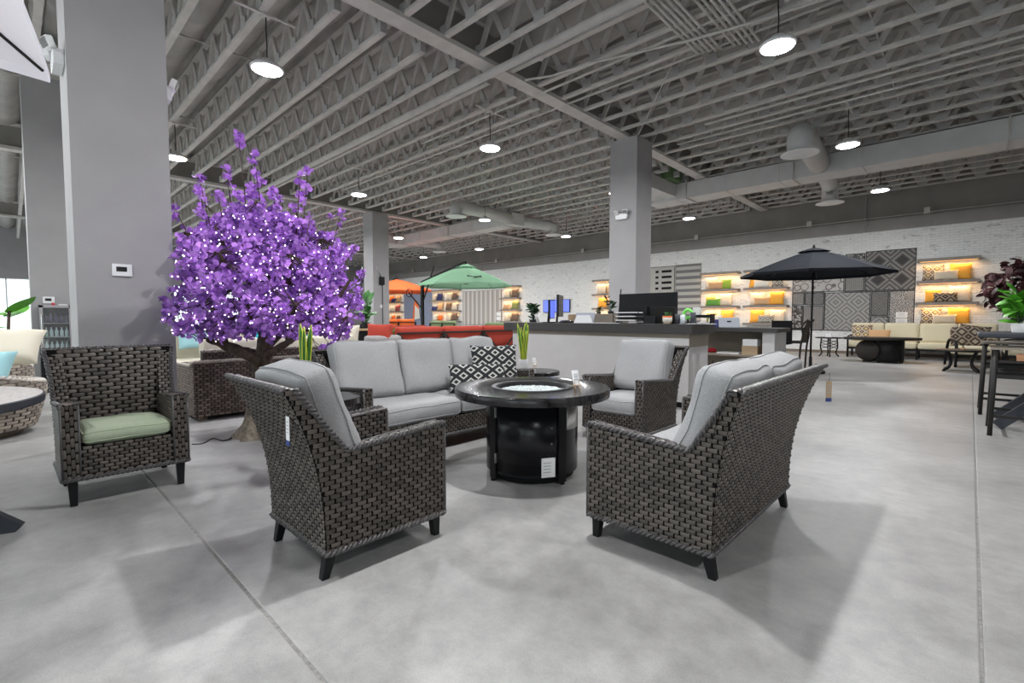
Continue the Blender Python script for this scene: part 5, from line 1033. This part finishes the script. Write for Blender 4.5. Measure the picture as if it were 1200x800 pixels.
frame_sofa('patio_sofa', 'green cushioned sofa under the green parasol', -13.4, 12.4, 15.4, 'cushion_green', 'dark_metal', 3, hb=.86, faces=-1, rz=pi/2, braces=False); frame_sofa('patio_sofa', 'green cushioned loveseat near the lit shelves', -19.5, 14.2, 16.2, 'cushion_green', 'dark_metal', 2, hb=.9, faces=-1, rz=pi/2, braces=False)
frame_sofa('patio_sofa', 'orange cushioned seat under the orange parasol', -16.5, 9.9, 11.5, 'cushion_orange', 'dark_metal', 2, hb=1.0, faces=1, braces=False)
# ================================================================ RIGHT SIDE
parasol('market_parasol', 'black market parasol with round base near the brick wall', (-2.46, 11.85, 0), 1.42, 2.12, 2.62, 'umb_black', 8, radians(43.7+10), rib='black')
t = thing('bar_chair', 'dark metal high armchair beside the black parasol pole', 'chair', (-2.75, 12.55, 0), radians(0))
for y in (-.28, .28):
    MB().tube(smooth([(-.02, y, 0), (.0, y, .5), (.04, y, .8), (.02, y, 1.0), (.14, y, 1.14)]), .022, 6).build('back_leg', 'bronze', t, True); MB().tube([(-.5, y, 0), (-.5, y, .92), (.0, y, .94)], .02, 6).build('front_leg_and_arm', 'bronze', t, True); MB().bar((-.5, y, .62), (.0, y, .62), .03, .04).build('seat_rail', 'bronze', t)
MB().grid(lambda u, v: (.02+.1*v*v, u, .66+.46*v), lin(-.26, .26, 6), lin(0, 1, 5)).build('backrest', 'bronze', t, True); B(-.5, .0, -.26, .26, .61, .65).build('seat', 'bronze', t); MB().bar((-.5, -.28, .25), (-.5, .28, .25), .025).build('foot_rail', 'bronze', t)
t = thing('bar_chair', 'black woven swivel bar stool behind the lower desk', 'stool', (-2.95, 11.35, 0)); MB().grid(lambda u, v: (u, .2-.02*v, .68+.44*v), lin(-.2, .2, 4), lin(0, 1, 4)).build('backrest', 'black_matte', t); MB().grid(lambda u, v: (u, .215-.02*v, .68+.44*v), lin(-.2, .2, 4), lin(0, 1, 4)).build('backrest_shell', 'black_matte', t); B(-.22, .22, -.22, .2, .62, .68).build('seat', 'black_matte', t, bevel=.02); MB().tube([(0, 0, .03), (0, 0, .62)], .03, 8).build('post', 'black', t)
for k in range(4): a = pi/4+k*pi/2; MB().bar((0, 0, .25), (.28*cos(a), .28*sin(a), 0.01), .03, .02).build('leg', 'black', t)
t = thing('ornate_table', 'small black cast side table with curved legs by the wall', 'table', (-3.1, 17.25, 0)); MB().lathe([(.36, .56), (.37, .565), (.37, .585), (.36, .59)], 32).build('top', 'black', t, True)
for k in range(4):
    a = k*pi/2+.3; c, s = cos(a), sin(a); MB().tube(smooth([(.2*c, .2*s, .56), (.22*c, .22*s, .3), (.18*c, .18*s, .12), (.26*c, .26*s, 0.01)]), .02, 6).build('leg', 'black', t, True)
m = MB()
for k in range(4):
    a = k*pi/2+.3; b = a+pi/2
    for j in range(3): m.bar((.21*cos(a), .21*sin(a), .25+.09*j), (.21*cos(b), .21*sin(b), .33+.09*j), .015)
m.build('lattice', 'black', t)
tag(B(-3.2, -3.04, 17.2, 17.3, .592, .70).build('price_card', 'paper'), 'white card on the small ornate side table', 'card')
# cream sectional along the wall
def sectional(label, x0, x1, y, n, rz=0, loc=None, cm='cushion_ivory', skip=None):
    t = thing('cream_sectional', label, 'sofa', loc or ((x0+x1)/2, y, 0), rz); L = (x1-x0)/2
    for xx in (-L, L):
        MB().tube(smooth([(xx, -.42, 0), (xx, -.42, .5), (xx, -.36, .62), (xx, .2, .64), (xx, .38, .5)]), .025, 6).build('arm', 'black', t, True)
    for xx in lin(-L, L, n): MB().bar((xx, -.40, 0), (xx, -.40, .28), .05).build('leg', 'black', t); MB().bar((xx, .38, 0), (xx, .38, .28), .05).build('leg', 'black', t)
    B(-L, L, -.42, .40, .25, .30).build('seat_frame', 'black', t); MB().box(-L, L, -.02, .02, 0, .6, xf((0, .40, .28), -.15)).build('back_frame', 'black', t)
    for k in range(n):
        xx = -L+2*L*(k+.5)/n; cush('seat_cushion', cm, t, (2*L/n-.012, .78, .17), (xx, -.04, .385), seed=k, n=8); cush('back_cushion', cm, t, (2*L/n-.012, .56, .18), (xx, .27, .74), (radians(78), 0, 0), seed=k+5, n=8)
    return t
sectional('long cream sectional sofa with black frame along the brick wall', -2.68, .55, 18.0, 4)
sectional('short cream end section of the sectional beside the dark red tree', 0, 1.5, 0, 2, -pi/2, (1.05, 16.75, 0))
pillow('diamond patterned pillow at the end of the cream sectional', 'ikat', .52, .50, (-2.38, 17.92, .74), (radians(70), 0, .1), seed=41); pillow('tan lumbar pillow beside the diamond pillow on the sectional', 'tan', .54, .36, (-1.95, 17.82, .66), (radians(68), 0, 0), seed=42); pillow('large dark diamond pillow near the corner of the cream sectional', 'ikat_dark', .64, .54, (.05, 17.7, .74), (radians(66), .15, -.2), seed=43)
t = thing('oval_fire_table', 'dark oval fire table with round tank door before the sectional', 'fire table', (-1.7, 16.05, 0), radians(20))
ov = [(.85*cos(a), .52*sin(a)) for a in lin(0, 2*pi, 47)[:-1]]; MB().prism(ov, .60, .66, 'z').build('table_top', 'bronze', t); MB().lathe([(.36, .04), (.37, .05), (.37, .59), (.36, .6)], 36, (.12, 0, 0)).build('body', 'black', t, True)
for k in range(4): a = pi/4+k*pi/2; B(.12+.36*cos(a)-.03, .12+.36*cos(a)+.03, .36*sin(a)-.03, .36*sin(a)+.03, 0, .6).build('post', 'black', t)
MB().lathe([(.27, -.02), (.28, 0), (.27, .03)], 36, M=xf((-.35, -.18, .32), pi/2, 0, -.6)).build('tank_door', 'bronze', t, True); MB().bar((-.35, -.18, .05), (-.35, -.18, .01), .2, .05).build('door_foot', 'black', t)
# club chair + coffee table w/ curved legs
t = thing('coffee_table', 'black coffee table with curved legs beside the oval fire table', 'table', (-.12, 14.5, 0), radians(10)); MB().lathe([(.42, .44), (.44, .45), (.44, .475), (.42, .48)], 36).build('top', 'black', t, True)
for k in range(4): a = k*pi/2+.6; c, s = cos(a), sin(a); MB().tube(smooth([(.34*c, .34*s, .44), (.24*c, .24*s, .25), (.27*c, .27*s, .1), (.40*c, .40*s, .015)]), .028, 8).build('leg', 'black', t, True)
bush('table_plant', 'small dried plant in pot on the curved-leg coffee table', (-.1, 14.5, .48), 10, .14, .05, 'brown', .015, .07, 'tan', 51, potr=.04, poth=.05)
t = thing('patio_armchair', 'black framed armchair with cream cushion behind the coffee table', 'armchair', (.02, 15.9, 0), radians(15))
for xx in (-.36, .36): MB().tube(smooth([(xx, -.4, .01), (xx, -.4, .5), (xx, -.25, .64), (xx, .2, .6), (xx, .42, .015)]), .03, 6).build('arm_and_legs', 'black', t, True)
B(-.36, .36, -.38, .3, .26, .31).build('seat_frame', 'black', t); cush('seat_cushion', 'cushion_ivory', t, (.66, .66, .18), (0, -.05, .40), seed=3, n=8); cush('back_cushion', 'ikat_dark', t, (.6, .5, .16), (0, .27, .7), (radians(75), 0, 0), seed=5, n=8)
# dark red tree + green plant
t = thing('red_leaf_tree', 'dark red leaved tree in a clay pot behind the bar table', 'tree', (.95, 14.9, 0)); rr = random.Random(61)
MB().lathe([(.18, 0), (.22, .4), (.2, .4), (.19, .35), (0, .35)], 24, cap=False).build('pot', 'terracotta', t, True); MB().tube(smooth([(0, 0, .3), (.03, .02, .8), (-.02, 0, 1.3), (.02, .03, 2.1)]), [.035]*5+[.025]*4+[.012]*4, 7).build('trunk', 'bark', t, True)
lmw = leaf_mesh(.15, .06, 'leaf_wine', .35, 4); rest = MB()
for k in range(14):
    a = rr.uniform(0, 6.28); e = Vector((cos(a)*.6, sin(a)*.6, rr.uniform(1.3, 2.4))); MB().tube(smooth([(0, 0, 1.2), e*.5+Vector((0, 0, .75)), e], 4), .008, 5).build('branch', 'bark', t, True)
for k in range(900):
    d = Vector((rr.gauss(0, 1), rr.gauss(0, 1), rr.gauss(0, 1))).normalized()*(.5+.5*rr.random())**.6; p = Vector((d.x*.78, d.y*.78, 1.82+d.z*.68)); R3 = (rr.uniform(-1.2, .6), rr.uniform(-.6, .6), rr.uniform(0, 6.28))
    if p.z < 1.15: continue
    if k < 330 and p.y < .3: link(lmw, 'leaf', t, p, R3)
    else: rest.add([v.co for v in lmw.vertices], [tuple(q.vertices) for q in lmw.polygons], xf(p, *R3))
rest.build('leaves', 'leaf_wine', t, True, kind='stuff', fix=False)
bt = thing('bar_table', 'tall dark bar table with crossed legs beside the bar stools', 'table', (.86, 7.55, 0))
B(-.80, .80, -.62, .62, .975, 1.02).build('table_top', 'slate', bt, bevel=.012)
for y in (-.3, .3): MB().bar((-.62, y, 0.03), (.3, y, .985), .07, .10).build('leg', 'slate', bt); MB().bar((.62, y, 0.03), (-.3, y, .985), .07, .10).build('leg', 'slate', bt)
MB().bar((-.1, -.3, .45), (-.1, .3, .45), .05).build('stretcher', 'slate', bt)
bush('green_plant', 'bright green leafy potted plant on the bar table', (.40, 7.75, 1.02), 40, .40, .2, 'leaf_bright', .055, .17, 'white', 71, potr=.08, poth=.1)
def bar_stool(label, x, y):
    t = thing('bar_stool', label, 'stool', (x, y, 0))
    for sy in (-.29, .29):
        MB().tube([(.02, sy, 0), (.04, sy, .86)], .02, 8).build('leg', 'dark_metal', t, True); MB().tube([(.52, sy, 0), (.50, sy, .90)], .02, 8).build('leg', 'dark_metal', t, True)
        MB().bar((.0, sy, .875), (.46, sy, .875), .055, .022).build('armrest', 'taupe', t); MB().bar((.03, sy, .60), (.51, sy, .60), .025, .04).build('side_rail', 'dark_metal', t); MB().bar((.03, sy, .20), (.52, sy, .20), .02, .03).build('foot_rail', 'dark_metal', t)
    MB().bar((.03, -.29, .22), (.03, .29, .22), .02, .03).build('front_rail', 'dark_metal', t); B(.03, .51, -.28, .28, .605, .64).build('seat', 'black_matte', t, bevel=.01)
    return t
bar_stool('dark metal bar stool with wooden armrests nearest the floor joint', .155, 7.05); bar_stool('dark metal bar stool with wooden armrests on the wall side of the bar table', .10, 8.45)
